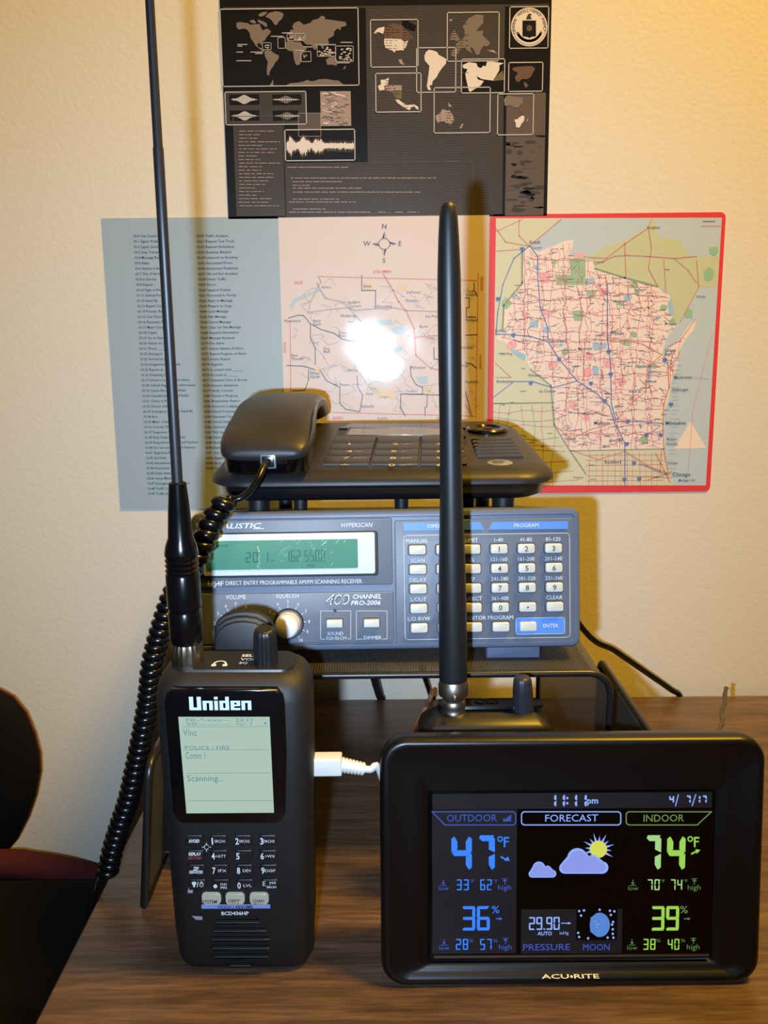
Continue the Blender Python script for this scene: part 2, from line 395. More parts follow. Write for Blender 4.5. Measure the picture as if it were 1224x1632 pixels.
WP([(520, 605), (545, 592), (600, 588), (640, 580), (668, 568), (690, 578), (720, 575), (745, 565), (800, 562), (850, 570), (890, 575), (920, 600), (915, 610), (525, 612)]); WP([(400, 605), (415, 585), (425, 565), (428, 612), (405, 612)])
def WBX(x0, y0, x1, y1): PB(x0 / 2, y0 / 2, x1 / 2, y1 / 2, 3, 6, 1.6)
for q in ((350, 305, 410, 355), (525, 240, 650, 290), (460, 268, 510, 345), (622, 368, 692, 440), (738, 318, 868, 402), (868, 328, 992, 440)): WBX(*q)
for q in ((356, 318, 404, 345, 9), (535, 255, 640, 288, 12), (640, 385, 660, 430, 6), (745, 335, 862, 395, 20), (885, 345, 985, 425, 20)):
    R = random.Random(q[0])
    for i in range(q[4]):
        x, y = R.uniform(q[0], q[2] - 14), R.uniform(q[1], q[3]); b.stroke([g(x / 2, y / 2), g(x / 2 + R.uniform(3, 8), y / 2 + R.uniform(-2, 4))], 3.0 / 4540, ly(5), 4)
for x0, x1, y in ((412, 494, 260), (175, 240, 318), (175, 205, 330), (168, 210, 372), (168, 268, 433), (268, 348, 372), (300, 348, 382), (490, 560, 236), (725, 862, 320), (905, 985, 303), (880, 965, 448), (640, 700, 335), (580, 640, 360)):
    b.stroke([g(x0 / 2, y / 2), g(x1 / 2, y / 2)], 2.4 / 4540, ly(5), 3)
# continents in their frames (traced at 4.08 from 590,10)
h_ = lambda x, y: ((590 + x / 4.08 - 340) * 2.2255, (10 + y / 4.08) * 2.2255)
def CP(pts, m, l=4): b.poly2([g(*h_(x, y)) for x, y in pts], ly(l), m)
def CB(x0, y0, x1, y1, fill=None):
    a, c = h_(x0, y0), h_(x1, y1)
    if fill is not None: PR(a[0], a[1], c[0], c[1], fill, 3)
    PB(a[0], a[1], c[0], c[1], 3, 6, 3)
CB(5, 88, 310, 398); CB(38, 436, 330, 690, 1); CB(500, 40, 838, 360); CB(302, 270, 556, 562); CB(592, 344, 874, 566, 0); CB(415, 528, 780, 826); CB(898, 366, 1122, 556); CB(826, 570, 1062, 838); CB(904, 4, 1160, 276, 0)
CP([(205, 100), (240, 95), (300, 130), (290, 165), (240, 150), (210, 130)], 0)
CP([(95, 140), (150, 112), (205, 125), (230, 155), (262, 185), (280, 210), (245, 222), (225, 235), (200, 215), (95, 210), (85, 180)], 5)
CP([(22, 175), (50, 145), (92, 135), (92, 185), (60, 172), (25, 180)], 4); CP([(92, 212), (195, 212), (225, 235), (248, 222), (235, 262), (215, 290), (205, 288), (165, 290), (158, 305), (145, 290), (100, 275), (90, 240)], 4)
CP([(182, 350), (205, 345), (212, 370), (230, 380), (220, 388), (195, 375)], 8)
CP([(50, 520), (70, 510), (68, 480), (100, 478), (122, 462), (115, 510), (90, 520), (95, 545), (60, 550)], 4); CP([(95, 515), (205, 515), (205, 548), (150, 550), (140, 560), (100, 545)], 8); CP([(140, 560), (205, 548), (205, 605), (165, 600)], 9); CP([(162, 610), (185, 608), (215, 632), (245, 645), (262, 640), (285, 640), (312, 655), (314, 675), (298, 668), (285, 650), (262, 665), (255, 678), (225, 662), (180, 632)], 4)
CP([(362, 300), (382, 284), (410, 290), (435, 300), (445, 318), (495, 345), (492, 375), (470, 400), (448, 430), (430, 465), (405, 490), (402, 515), (385, 515), (395, 548), (375, 545), (368, 520), (378, 450), (385, 390), (355, 355), (352, 325)], 4)
CP([(600, 135), (640, 80), (690, 55), (735, 60), (735, 110), (705, 140), (690, 165), (735, 160), (730, 190), (780, 240), (765, 262), (735, 260), (715, 290), (710, 315), (690, 320), (670, 280), (655, 265), (650, 285), (665, 305), (640, 300), (615, 270), (590, 275), (570, 310), (540, 330), (525, 320), (530, 285), (560, 280), (555, 245), (600, 215), (615, 195), (612, 160)], 2); CP([(518, 220), (525, 185), (548, 155), (560, 180), (585, 215), (565, 230), (525, 225)], 2); CP([(512, 90), (535, 85), (530, 98), (515, 98)], 8); CP([(760, 290), (800, 285), (825, 310), (790, 300)], 8)
CP([(600, 385), (640, 366), (690, 372), (698, 395), (718, 405), (735, 388), (752, 392), (760, 355), (800, 362), (868, 372), (840, 385), (838, 420), (820, 450), (798, 485), (760, 480), (725, 475), (690, 455), (700, 478), (738, 488), (720, 515), (650, 558), (640, 550), (622, 470), (618, 440), (632, 410), (605, 405)], 4); CP([(795, 488), (835, 440), (860, 420), (870, 480)], 9, 3.5)
CP([(425, 715), (460, 690), (468, 670), (500, 680), (512, 672), (540, 715), (545, 740), (525, 772), (498, 765), (480, 748), (440, 760), (428, 742)], 8); CP([(505, 628), (520, 640), (532, 655), (510, 655)], 8); CP([(578, 795), (598, 762), (606, 768), (592, 795)], 8)
CP([(930, 400), (960, 395), (1050, 390), (1072, 410), (1058, 430), (1045, 460), (1020, 475), (985, 475), (965, 495), (950, 490), (940, 465), (960, 435), (922, 415)], 5); CP([(1000, 490), (1012, 500), (1030, 515), (1010, 535), (998, 510)], 5)
CP([(868, 610), (880, 590), (905, 580), (925, 590), (990, 595), (992, 625), (970, 660), (940, 660), (905, 645), (875, 650)], 2); CP([(965, 660), (992, 625), (1030, 660), (1010, 690), (1000, 710), (980, 700)], 5); CP([(935, 740), (955, 735), (985, 712), (1002, 715), (1000, 745), (980, 770), (970, 790), (948, 788), (945, 760)], 4); CP([(1014, 745), (1024, 725), (1026, 740), (1018, 755)], 8)
# round seal with eagle and shield
SCx, SCy = 1033, 137
def sc(x, y): return g(*h_(SCx + x, SCy + y))
b.poly2([sc(118 * math.cos(a), 126 * math.sin(a)) for a in [k * PI / 20 for k in range(40)]], ly(4), 4)
b.poly2([sc(110 * math.cos(a), 118 * math.sin(a)) for a in [k * PI / 20 for k in range(40)]], ly(4.6), 8)
b.poly2([sc(106 * math.cos(a), 113 * math.sin(a)) for a in [k * PI / 20 for k in range(40)]], ly(5.1), 4)
for i, ch in enumerate('CENTRAL INTELLIGENCE AGENCY'):
    a = math.radians(196 - i * 212 / 26); p = sc(92 * math.cos(a), -98 * math.sin(a))
    if ch != ' ': b.text(ch, p[0] - .0016 * math.sin(a) * .5, p[1] + .0016 * math.cos(a) * .5, 0.0019, y=ly(6), m=1, rot=a - PI / 2, al='c', bold=.015)
b.stroke([sc(84 * math.cos(a), 90 * math.sin(a)) for a in [math.radians(q) for q in range(25, 156, 8)]], 15 / 4.08 / 2040, ly(6), 9)
b.poly2([sc(*p) for p in ((-44, -42), (44, -42), (44, 60), (10, 66), (0, 72), (-10, 66), (-44, 60))], ly(6), 0)
for k in range(8):
    a = k * PI / 4; b.poly2([sc(26 * math.cos(a), 8 + 28 * math.sin(a)), sc(7 * math.cos(a + .39), 8 + 7 * math.sin(a + .39)), sc(7 * math.cos(a - .39), 8 + 7 * math.sin(a - .39))], ly(7), 8)
b.poly2([sc(*p) for p in ((-22, -48), (-12, -75), (-2, -88), (8, -86), (18, -78), (8, -74), (16, -50))], ly(6), 1)
# waveform windows
PB(46, 325, 328, 444, 3, 6, 3); PR(46, 325, 328, 444, 1, 2.6)
for (x0, y0, x1, y1) in ((58, 335, 163, 374), (210, 335, 312, 374), (60, 392, 163, 430), (212, 392, 300, 430)): PR(x0, y0, x1, y1, 0, 2.8)
for cx, cy, kind in ((110, 354, 0), (258, 354, 1), (112, 412, 0), (262, 412, 1)):
    b.stroke([g(cx - 46, cy), g(cx + 46, cy)], 1.6 / 4540, ly(4), 3)
    for i in range(26):
        x = cx - 40 + i * 3.1; e = math.exp(-((x - cx) / 18) ** 2); a = e * (13 if kind == 0 else 11 * (i % 2)) + 1.2
        b.stroke([g(x, cy - a), g(x, cy + a)], (3.2 if kind == 0 else 2.0) / 4540, ly(4.5), 3)
PR(382, 324, 487, 448, 8, 2.5)
for i in range(90):
    R = random.Random(400 + i); x, y = R.uniform(384, 468), R.uniform(328, 444); q = x + R.uniform(6, 18)
    b.stroke([g(x, y), g(min(q, 486), y + R.uniform(-2, 5))], R.uniform(1.5, 4) / 4540, ly(3 + .02 * i), (6, 2, 4, 8)[i % 4])
PB(257, 459, 501, 571, 3, 6, 3.2); PR(257, 459, 501, 571, 0, 2.7)
R = random.Random(3); N = 118
up, dn = [], []
for i in range(N + 1):
    x = 260 + 239 * i / N; t = i / N
    env = 13 + 26 * math.exp(-((t - .06) / .045) ** 2) + 24 * math.exp(-((t - .26) / .07) ** 2) + 16 * math.exp(-((t - .43) / .03) ** 2) + 18 * math.exp(-((t - .5) / .04) ** 2)
    up.append((x, 518 - env * R.uniform(.45, .95))); dn.append((x, 518 + env * R.uniform(.45, 1.05)))
for i in range(N):
    b.poly2([g(*up[i]), g(*up[i + 1]), g(*dn[i + 1]), g(*dn[i])], ly(4), 4)
    b.stroke([g(up[i][0], 518), g(up[i][0], up[i][1] - R.uniform(2, 10))], 1.2 / 4540, ly(3.6), 5)
    b.stroke([g(dn[i][0], 518), g(dn[i][0], dn[i][1] + R.uniform(2, 12))], 1.2 / 4540, ly(3.6), 9)
tag(b.done('map_poster', P_MATS, recalc=False), 'dark poster of world maps, waveforms and a round seal, pinned above the other sheets', 'poster')

# ------------------------------------------------------------------ ten code sheet
b = B(); a = WF.uv(192, 812); c = WF.uv(443, 345)
sheet(b, -0.2087, WF.uv(443, 345)[0] - .0003, a[1], c[1], 0)
TL = '''Use Caution|Signal Weak|Signal Good|Stop Transmitting|Message Received|Relay|Station is busy|Out of Service|In Service|Repeat|Fight in Progress|Animal Problem|Stand By|Report Conditions|Prowler Report|Civil Disturbance|Domestic Problem|Meet Complainant|Urgent|Go to Station|Advise to Location|Phone ______|Disregard|Arrived at Scene|Assignment Complete|Report to ______|Detaining Subject|Driver's License Information|Vehicle Registration Information|Check Records for Want|Unauthorized Use of Radio|Crime in Progress|Person with Gun|Emergency All Units Stand By|Riot|Major Crime Alert|Correct Time|Suspicious Vehicle|Stop Suspicious Vehicle|Respond with Siren and Flashers|Do not use Siren and Flashers|Beginning Shift|End Shift|Information|Permission to Leave|Dead Animal|Assist Motorist|Emergency Road Repairs|Traffic Control|Traffic Signal Out'''.split('|')
TR = '''Traffic Accident|Request Tow Truck|Request Ambulance|Roadway Blocked|Livestock on Roadway|Intoxicated Driver|Intoxicated Pedestrian|Hit and Run Accident|Direct Traffic|Escort|Squad in Vicinity|Personnel in Vicinity|Reply to Message|Prepare to Copy|Local Message|Net Message|Cancel Message|Clear for Net Message|Dispatch Information|Message Received|Fire Alarm|Advise Nature of Alarm|Report Progress of Alarm|Smoke Report|Negative|In contact with ______|En route to ______|Estimated Time of Arrival|Request Assistance|Notify Coroner|Pursuit in Progress|Breathalyzer Report|Reserved Lodgings|School Crossing Assignment|Estimated Time Departure|Arrival Delayed|Operator on Duty|Pick Up|Advise Telephone Number|Bomb Threat|Bank Alarm|Pick Up Subject|Illegally Parked|Block|Drag Racing'''.split('|')
g = sheetmap(150, 330, 3.264)
for col, (tx0, ty0, tx1, ty1, n0, L) in enumerate(((206, 157, 282, 1496, 0, TL), (534, 157, 590, 1496, 50, TR))):
    for i, t in enumerate(L):
        f = i / 49; y = ty0 + (ty1 - ty0) * (f + .035 * f * (1 - f)); q = g(tx0 + (tx1 - tx0) * f, y)
        b.text('10-%d %s' % (n0 + i, t), q[0], q[1], 0.00195, y=ly(2), m=1, capfit=False, bold=0.008)
tag(b.done('ten_code_sheet', [mat('blue_grey_paper', (160, 177, 186), .45), mat('code_ink', (52, 62, 66), .6)], recalc=False), 'pale blue-grey sheet listing ten-codes in two columns, taped left of the county map', 'paper sheet')

# ------------------------------------------------------------------ county map
LM = dict(rough=.5, coat=1.0, crough=.085, cbump=.32, bscale=42, bdist=.0014, detail=0)
C_M = [mat('county_paper', (228, 211, 202), **LM), mat('county_ink', (70, 66, 66), **LM), mat('county_orange', (226, 130, 92), **LM), mat('county_grey', (176, 166, 160), **LM),
       mat('county_red', (226, 150, 140), **LM), mat('county_water', (186, 204, 212), **LM), mat('county_green', (112, 168, 140), **LM), mat('county_yellow', (232, 206, 160), **LM)]
b = B(); a = WF.uv(460, 668); c = WF.uv(443, 347); e = WF.uv(779, 347)
sheet(b, c[0] + .0003, e[0], WF.uv(600, 690)[1], c[1], 0)
g = sheetmap(430, 330, 3.3081); K = 3.3081 * 2040
def CS(pts, wd, m, l=2): b.stroke([g(*p) for p in pts], wd / K, ly(l), m)
def CT(t, x, y, h=13, m=1, **k): q = g(x, y); b.text(t, q[0], q[1], h / K, y=ly(4), m=m, **k)
for pts, m in (([(230, 850), (255, 838), (275, 845), (265, 862), (235, 866)], 7), ([(560, 970), (655, 965), (655, 1010), (565, 1005)], 7), ([(490, 405), (545, 405), (545, 435), (490, 435)], 7), ([(670, 415), (720, 415), (715, 440), (672, 440)], 7), ([(800, 945), (850, 950), (845, 985), (805, 985)], 7),
               ([(770, 895), (835, 890), (830, 930), (790, 932)], 5), ([(640, 640), (690, 625), (730, 645), (700, 670), (650, 668)], 5), ([(560, 600), (640, 590), (650, 620), (570, 625)], 5), ([(105, 520), (130, 480), (200, 455), (260, 430), (262, 445), (190, 475), (140, 500), (118, 540)], 5), ([(620, 745), (700, 735), (690, 770), (630, 775)], 5)): b.poly2([g(*p) for p in pts], ly(1), m)
def dash(p, q, wd, m, n):
    for i in range(n):
        t0, t1 = i / n, (i + .6) / n; CS([(p[0] + (q[0] - p[0]) * t0, p[1] + (q[1] - p[1]) * t0), (p[0] + (q[0] - p[0]) * t1, p[1] + (q[1] - p[1]) * t1)], wd, m, 2)
dash((262, 366), (1095, 388), 4, 2, 46); dash((108, 600), (112, 1060), 4, 2, 26); dash((1098, 350), (1085, 1115), 4, 2, 40); dash((350, 1082), (1080, 1100), 4, 2, 40); dash((108, 1060), (350, 1082), 4, 2, 12)
for p in ([(255, 365), (272, 395), (255, 420), (232, 470), (215, 500), (205, 555)], [(250, 400), (290, 480), (380, 500), (425, 540), (480, 600), (495, 650)], [(205, 555), (310, 540), (420, 530), (450, 545), (520, 538), (660, 532), (720, 545), (900, 552)]): CS(p, 4, 3)
for p in ([(100, 585), (150, 570), (178, 572), (195, 590), (210, 612), (270, 645), (340, 665), (380, 695), (420, 705), (480, 695)], [(215, 620), (215, 690), (240, 740), (240, 830)], [(485, 360), (485, 440), (558, 440), (558, 535)], [(90, 835), (170, 838), (235, 855)], [(205, 860), (205, 910), (185, 965), (120, 968)], [(265, 860), (300, 915), (370, 950), (370, 1035), (400, 1065), (475, 1078), (490, 990), (465, 950), (460, 890)], [(740, 840), (745, 890), (770, 935), (805, 950), (805, 985), (690, 985), (690, 1060), (715, 1100)], [(720, 985), (900, 990)], [(830, 990), (828, 1050), (818, 1055), (818, 1100)], [(1075, 400), (1078, 440), (1092, 470)], [(1030, 480), (1050, 480), (1050, 530), (1035, 530), (1035, 580), (1085, 580)], [(1030, 820), (1060, 825), (1090, 850)], [(1030, 970), (1040, 1010), (1060, 1090)], [(865, 740), (865, 800), (900, 805)], [(1030, 675), (1095, 672)]): CS(p, 3.4, 1)
for p in ([(600, 355), (650, 440), (680, 500), (720, 550), (760, 640), (770, 780), (850, 850), (900, 860)], [(770, 685), (900, 675)], [(1030, 1040), (1065, 1100)]): CS(p, 6, 4)
R = random.Random(11)
for i in range(70):
    x, y = R.uniform(120, 880), R.uniform(400, 1070)
    p = [(x, y)]
    for k in range(3): p.append((min(max(p[-1][0] + R.uniform(-50, 60), 112), 890), min(max(p[-1][1] + R.uniform(-45, 45), 375), 1080)))
    CS(p, 1.8, 3, 1.5)
for i in range(40):
    x, y = R.uniform(1030, 1085), R.uniform(400, 1090); CS([(x, y), (x + R.uniform(-20, 20), y + R.uniform(-20, 20))], 1.8, 3, 1.5)
for i in range(16): x, y = R.uniform(130, 880), R.uniform(400, 1060); b.poly2([g(x + 4 * math.cos(k), y + 4 * math.sin(k)) for k in range(0, 6)], ly(3), 6)
for t, x, y in (('Roxbury', 275, 430), ('Dane', 495, 424), ('DeForest', 722, 456), ('Windsor', 715, 500), ('Springfield', 418, 510), ('Corners', 418, 528), ('Mazomanie', 78, 606), ('Black', 230, 606), ('Earth', 232, 624), ('Cross', 362, 668), ('Plains', 362, 685), ('Waunakee', 562, 530), ('Pine', 285, 752), ('Bluff', 285, 768), ('Blue', 115, 788), ('Mounds', 118, 806), ('Mount', 215, 882), ('Horeb', 215, 900), ('Fitchburg', 560, 900), ('McFarland', 742, 852), ('Stoughton', 720, 976), ('Oregon', 582, 1007), ('Belleville', 485, 1056), ('Cottage', 820, 698), ('Sun Prairie', 820, 582), ('Marshall', 1030, 602), ('Rockdale', 1030, 926), ('Verona', 408, 866), ('Paoli', 510, 990), ('Mt Vernon', 340, 942), ('Brooklyn', 570, 1120), ('York', 1036, 450), ('Center', 1034, 468), ('Deerfield', 1000, 746), ('Cambridge', 985, 842), ('Middleton', 375, 580), ('Burke', 790, 636), ('Riley', 415, 612)): CT(t, x, y, 13)
for t, x, y in (('COLUMBIA', 546, 347), ('SAUK', 130, 405), ('GREEN', 330, 1118), ('ROCK', 880, 1118)): CT(t, x, y, 14, 2, bold=.02)
for t, x, y in (('IOWA', 88, 765), ('DODGE', 1124, 436), ('JEFFERSON', 1118, 850)):
    q = g(x, y); b.text(t, q[0], q[1], 14 / K, y=ly(4), m=2, rot=PI / 2, bold=.02)
# compass rose
cx, cy = 604, 195
b.stroke([g(cx + 29 * math.cos(k * PI / 16), cy + 29 * math.sin(k * PI / 16)) for k in range(32)], 2.6 / K, ly(3), 1, True)
for k in range(4):
    a = k * PI / 2; ca, sa = math.cos(a), math.sin(a)
    T = lambda u, v: g(cx + u * ca - v * sa, cy + u * sa + v * ca)
    b.poly2([T(30, -10), T(62, 0), T(30, 0)], ly(3), 1); b.stroke([T(30, -10), T(62, 0), T(30, 10)], 1.6 / K, ly(3), 1)
for t, x, y in (('N', 604, 115), ('S', 603, 294), ('W', 513, 205), ('E', 687, 205)): CT(t, x, y, 23, 1, al='c')
for v in b.bm.verts: v.co.y -= (v.co.x - c[0]) * .0150    # right edge tilted off the wall, added to shift the flash glare
tag(b.done('county_map', C_M, recalc=False), 'cream laminated county road map with a compass rose and a bright flash glare', 'map')

# ------------------------------------------------------------------ red bordered state map
W_M = [mat('map_red_border', (226, 62, 62), .45), mat('map_water', (190, 203, 208), .5), mat('map_tan', (212, 210, 178), .5), mat('map_cream', (238, 220, 206), .5), mat('map_olive', (198, 202, 160), .5),
       mat('map_road_red', (224, 104, 112), .5), mat('map_road_pink', (232, 150, 152), .5), mat('map_ink', (88, 82, 84), .5), mat('map_blue', (98, 120, 178), .5), mat('map_green', (152, 192, 150), .5), mat('map_pink', (238, 176, 178), .5), mat('map_orange', (220, 130, 70), .5), mat('map_lake', (160, 194, 216), .5), mat('map_pale', (240, 220, 200), .5), mat('map_border_line', (150, 150, 110), .5)]
b = B(); a = WF.uv(1132, 783); c = WF.uv(781, 342); e = WF.uv(1156.5, 342)
sheet(b, c[0], e[0], a[1], c[1], 0, 0.004)
g = sheetmap(770, 330, 3.06); K = 3.06 * 2040
def RS(pts, wd, m, l=4): b.stroke([g(*p) for p in pts], wd / K, ly(l), m)
def RP(pts, m, l): b.poly2([g(*p) for p in pts], ly(l), m)
RP([(62, 55), (1163, 52), (1085, 1357), (47, 1357)], 1, 1)
WIS = [(200, 215), (225, 195), (270, 220), (330, 195), (400, 165), (440, 160), (435, 200), (410, 240), (470, 245), (530, 265), (545, 300), (690, 340), (770, 375), (850, 385), (875, 420), (910, 430), (905, 500), (940, 580), (905, 620), (880, 680), (870, 720), (885, 725), (910, 690), (960, 640), (1000, 580), (1040, 540), (1025, 600), (985, 650), (960, 690), (945, 780), (925, 830), (908, 880), (905, 930), (880, 1000), (872, 1060), (885, 1120), (880, 1180), (425, 1190), (400, 1150), (350, 1080), (345, 900), (330, 870), (260, 825), (230, 790), (200, 720), (150, 690), (100, 660), (60, 640), (95, 600), (100, 480), (190, 370)]
RP([(62, 55), (380, 55), (225, 190), (195, 215), (195, 360), (105, 470), (95, 600), (60, 640), (100, 660), (150, 690), (200, 720), (230, 790), (330, 870), (345, 955), (49, 960)], 2, 2)
RP([(49, 958), (345, 955), (345, 1075), (400, 1150), (425, 1190), (480, 1260), (500, 1357), (47, 1357)], 2, 2)
RP([(425, 1188), (880, 1178), (885, 1240), (905, 1290), (930, 1357), (500, 1357), (480, 1260)], 2, 2.3)
RP([(410, 240), (510, 245), (600, 190), (690, 165), (800, 100), (825, 54), (850, 100), (860, 155), (910, 150), (960, 165), (985, 205), (1010, 240), (1148, 240), (1140, 388), (1055, 392), (1010, 460), (945, 580), (905, 500), (910, 430), (850, 385), (690, 340), (545, 300), (530, 265)], 4, 2)
RP(WIS, 3, 2.6)
RP([(930, 1178), (1010, 1045), (1088, 1175)], 13, 2)
def inside(x, y, P=WIS):
    r = False; n = len(P)
    for i in range(n):
        (x0, y0), (x1, y1) = P[i], P[i - 1]
        if (y0 > y) != (y1 > y) and x < (x1 - x0) * (y - y0) / (y1 - y0) + x0: r = not r
    return r
R = random.Random(21)
for i in range(58):
    x, y = R.uniform(110, 930), R.uniform(180, 1170)
    if not inside(x, y): continue
    m = (9, 10, 10, 12, 9, 10)[i % 6]; s = R.uniform(10, 32)
    RP([(x + s * math.cos(k * PI / 4) * R.uniform(.6, 1.1), y + s * .8 * math.sin(k * PI / 4) * R.uniform(.6, 1.1)) for k in range(8)], m, 2.8 + .01 * i)
for qi, q in enumerate(((270, 320, 330, 370, 10), (440, 225, 500, 280, 10), (560, 395, 605, 430, 10), (585, 745, 620, 785, 10), (435, 505, 490, 555, 9), (505, 405, 550, 445, 9), (420, 250, 500, 350, 9), (350, 330, 500, 380, 9))):
    RP([(q[0], q[1]), (q[2], q[1]), (q[2] - 5, q[3]), (q[0] + 8, q[3])], q[4], 3.42 + .02 * qi)
for q in ([(530, 660), (600, 665), (600, 690), (540, 700)], [(795, 790), (815, 770), (828, 820), (805, 850)], [(490, 350), (550, 345), (530, 375), (500, 385)], [(900, 470), (915, 440), (930, 520), (905, 530)], [(530, 780), (565, 780), (560, 830), (535, 820)], [(130, 690), (210, 720), (200, 750), (150, 715)], [(870, 745), (890, 735), (900, 770), (880, 765)]): RP(q, 12, 3.62)
for si, (x, y, s) in enumerate(((740, 290, 42), (730, 210, 36), (760, 190, 30), (870, 200, 30), (1100, 330, 35), (1125, 215, 28), (110, 470, 30), (880, 490, 20), (1000, 520, 30))):
    RP([(x + s * math.cos(k * PI / 4) * R.uniform(.6, 1.1), y + s * math.sin(k * PI / 4) * R.uniform(.6, 1.1)) for k in range(8)], 9 if y > 430 or x > 1090 else 4, 2.9 + .02 * si)
def road(p, wd, m, clip=True, l=4):
    for i in range(len(p) - 1):
        mx_, my_ = (p[i][0] + p[i + 1][0]) / 2, (p[i][1] + p[i + 1][1]) / 2
        if not clip or (inside(mx_, my_) and inside(*p[i]) and inside(*p[i + 1])): RS([p[i], p[i + 1]], wd, m, l)
for i in range(27):
    y = 230 + i * 36 + R.uniform(-10, 10); p = [(90, y)]
    while p[-1][0] < 1000: y += R.uniform(-9, 9); p.append((p[-1][0] + R.uniform(14, 40), y + R.uniform(-5, 5)))
    road(p, 2.2, 5 if i % 2 else 6)
for i in range(29):
    x = 110 + i * 31 + R.uniform(-8, 8); p = [(x, 180)]
    while p[-1][1] < 1185: x += R.uniform(-9, 9); p.append((x + R.uniform(-5, 5), p[-1][1] + R.uniform(14, 40)))
    road(p, 2.2, 5 if i % 2 else 6)
for i in range(760):
    x, y = R.uniform(100, 950), R.uniform(200, 1170); a = R.uniform(0, PI); l = R.uniform(15, 45); road([(x, y), (x + l * math.cos(a), y + l * math.sin(a))], 1.8, (5, 6, 7)[i % 3])
for p, m, wd in (([(228, 190), (265, 240), (265, 330), (278, 490), (315, 590), (315, 655), (370, 740), (455, 845), (560, 915), (590, 950)], 8, 4), ([(62, 620), (150, 622), (235, 632), (310, 655)], 8, 4), ([(605, 380), (605, 570), (605, 640), (620, 760), (625, 960), (645, 1040)], 8, 4.4), ([(585, 945), (615, 970), (640, 1050), (660, 1090), (690, 1150), (690, 1355)], 8, 4), ([(645, 1045), (700, 1045), (780, 1045), (875, 1055)], 8, 4), ([(880, 725), (900, 760), (905, 880), (880, 960), (875, 1060), (880, 1180), (900, 1290)], 11, 4.5), ([(225, 190), (150, 250), (95, 380), (70, 520), (62, 620)], 8, 4), ([(240, 850), (340, 880), (455, 848)], 8, 3.6), ([(52, 925), (150, 850), (240, 850)], 8, 3.4), ([(60, 100), (110, 170), (225, 190), (380, 60)], 11, 3), ([(175, 58), (175, 140), (225, 190)], 11, 3), ([(62, 215), (190, 205)], 5, 2.4), ([(60, 760), (135, 830), (60, 830)], 11, 3), ([(640, 1050), (520, 1085), (430, 1130), (345, 1060)], 11, 3), ([(600, 640), (700, 650), (780, 670), (870, 720)], 11, 3.2), ([(870, 720), (800, 780), (790, 900), (730, 950), (645, 1040)], 11, 3), ([(690, 1190), (560, 1230), (430, 1185)], 11, 3), ([(690, 1190), (800, 1260), (905, 1300)], 11, 4), ([(800, 1110), (860, 1070)], 8, 3), ([(760, 1250), (905, 1310)], 8, 3), ([(700, 1310), (920, 1320)], 11, 3), ([(870, 1180), (860, 1300)], 11, 4), ([(840, 1200), (910, 1340)], 11, 4), ([(800, 1330), (920, 1290)], 11, 4), ([(545, 280), (640, 240), (700, 235), (800, 240), (930, 250), (1040, 240)], 5, 3), ([(690, 175), (695, 340)], 5, 3), ([(805, 100), (820, 200), (805, 300), (850, 385)], 5, 3), ([(1040, 260), (1050, 390), (960, 560)], 5, 3), ([(930, 250), (1000, 310), (1040, 370)], 5, 2.4), ([(880, 260), (890, 420)], 5, 2.4), ([(510, 245), (600, 250), (690, 180), (800, 105), (820, 60)], 5, 3), ([(900, 680), (960, 650), (1035, 545)], 5, 3), ([(910, 800), (960, 700)], 5, 3), ([(1000, 1290), (1020, 1000), (1115, 620)], 6, 2), ([(1000, 830), (1100, 838)], 14, 1.6), ([(545, 300), (690, 345), (850, 388)], 14, 7), ([(190, 215), (190, 370), (100, 480), (95, 600)], 14, 7), ([(230, 790), (330, 870), (345, 1060), (425, 1190), (500, 1300)], 14, 5), ([(49, 956), (345, 953)], 14, 4), ([(425, 1188), (880, 1178)], 14, 4), ([(195, 58), (62, 120)], 5, 2)): RS(p, wd, m, 5)
for i in range(9):
    y = 990 + i * 42 + R.uniform(-12, 12); RS([(49, y + R.uniform(-14, 14)), (120, y + R.uniform(-14, 14)), (200, y + R.uniform(-14, 14)), (270, y + R.uniform(-14, 14)), (340 + max(0, y - 1060) * .45, y)], 2, (5, 14)[i % 2], 4)
for i in range(6): x = 80 + i * 52; RS([(x, 965), (x + R.uniform(-16, 16), 1060), (x + R.uniform(-16, 16), 1150), (x + R.uniform(-16, 16), 1250), (x + R.uniform(-16, 16), 1355)], 2, (5, 14)[i % 2], 4)
for i in range(12): x = 520 + i * 30; RS([(x, 1195), (x + R.uniform(-8, 8), 1355)], 2, 6 if i % 2 else 5, 4)
for i in range(6): y = 1210 + i * 25; RS([(500, y), (880, y + R.uniform(-6, 6))], 2, 5, 4)
for i in range(330):                          # the town names too small to read
    x, y = R.uniform(70, 930), R.uniform(200, 1340)
    if i % 5 and not inside(x, y): continue
    if x > 860 and y > 1150: continue
    RS([(x, y), (x + R.uniform(10, 34), y)], 2.4, 7 if i % 3 else 14, 5.5)
for i in range(26):
    y = 745 + i * 22 + R.uniform(-5, 5); RS([(928 - (y - 740) * .05, y), (945 + R.uniform(0, 30) - (y - 740) * .05, y)], 1.8, 14, 5.5)
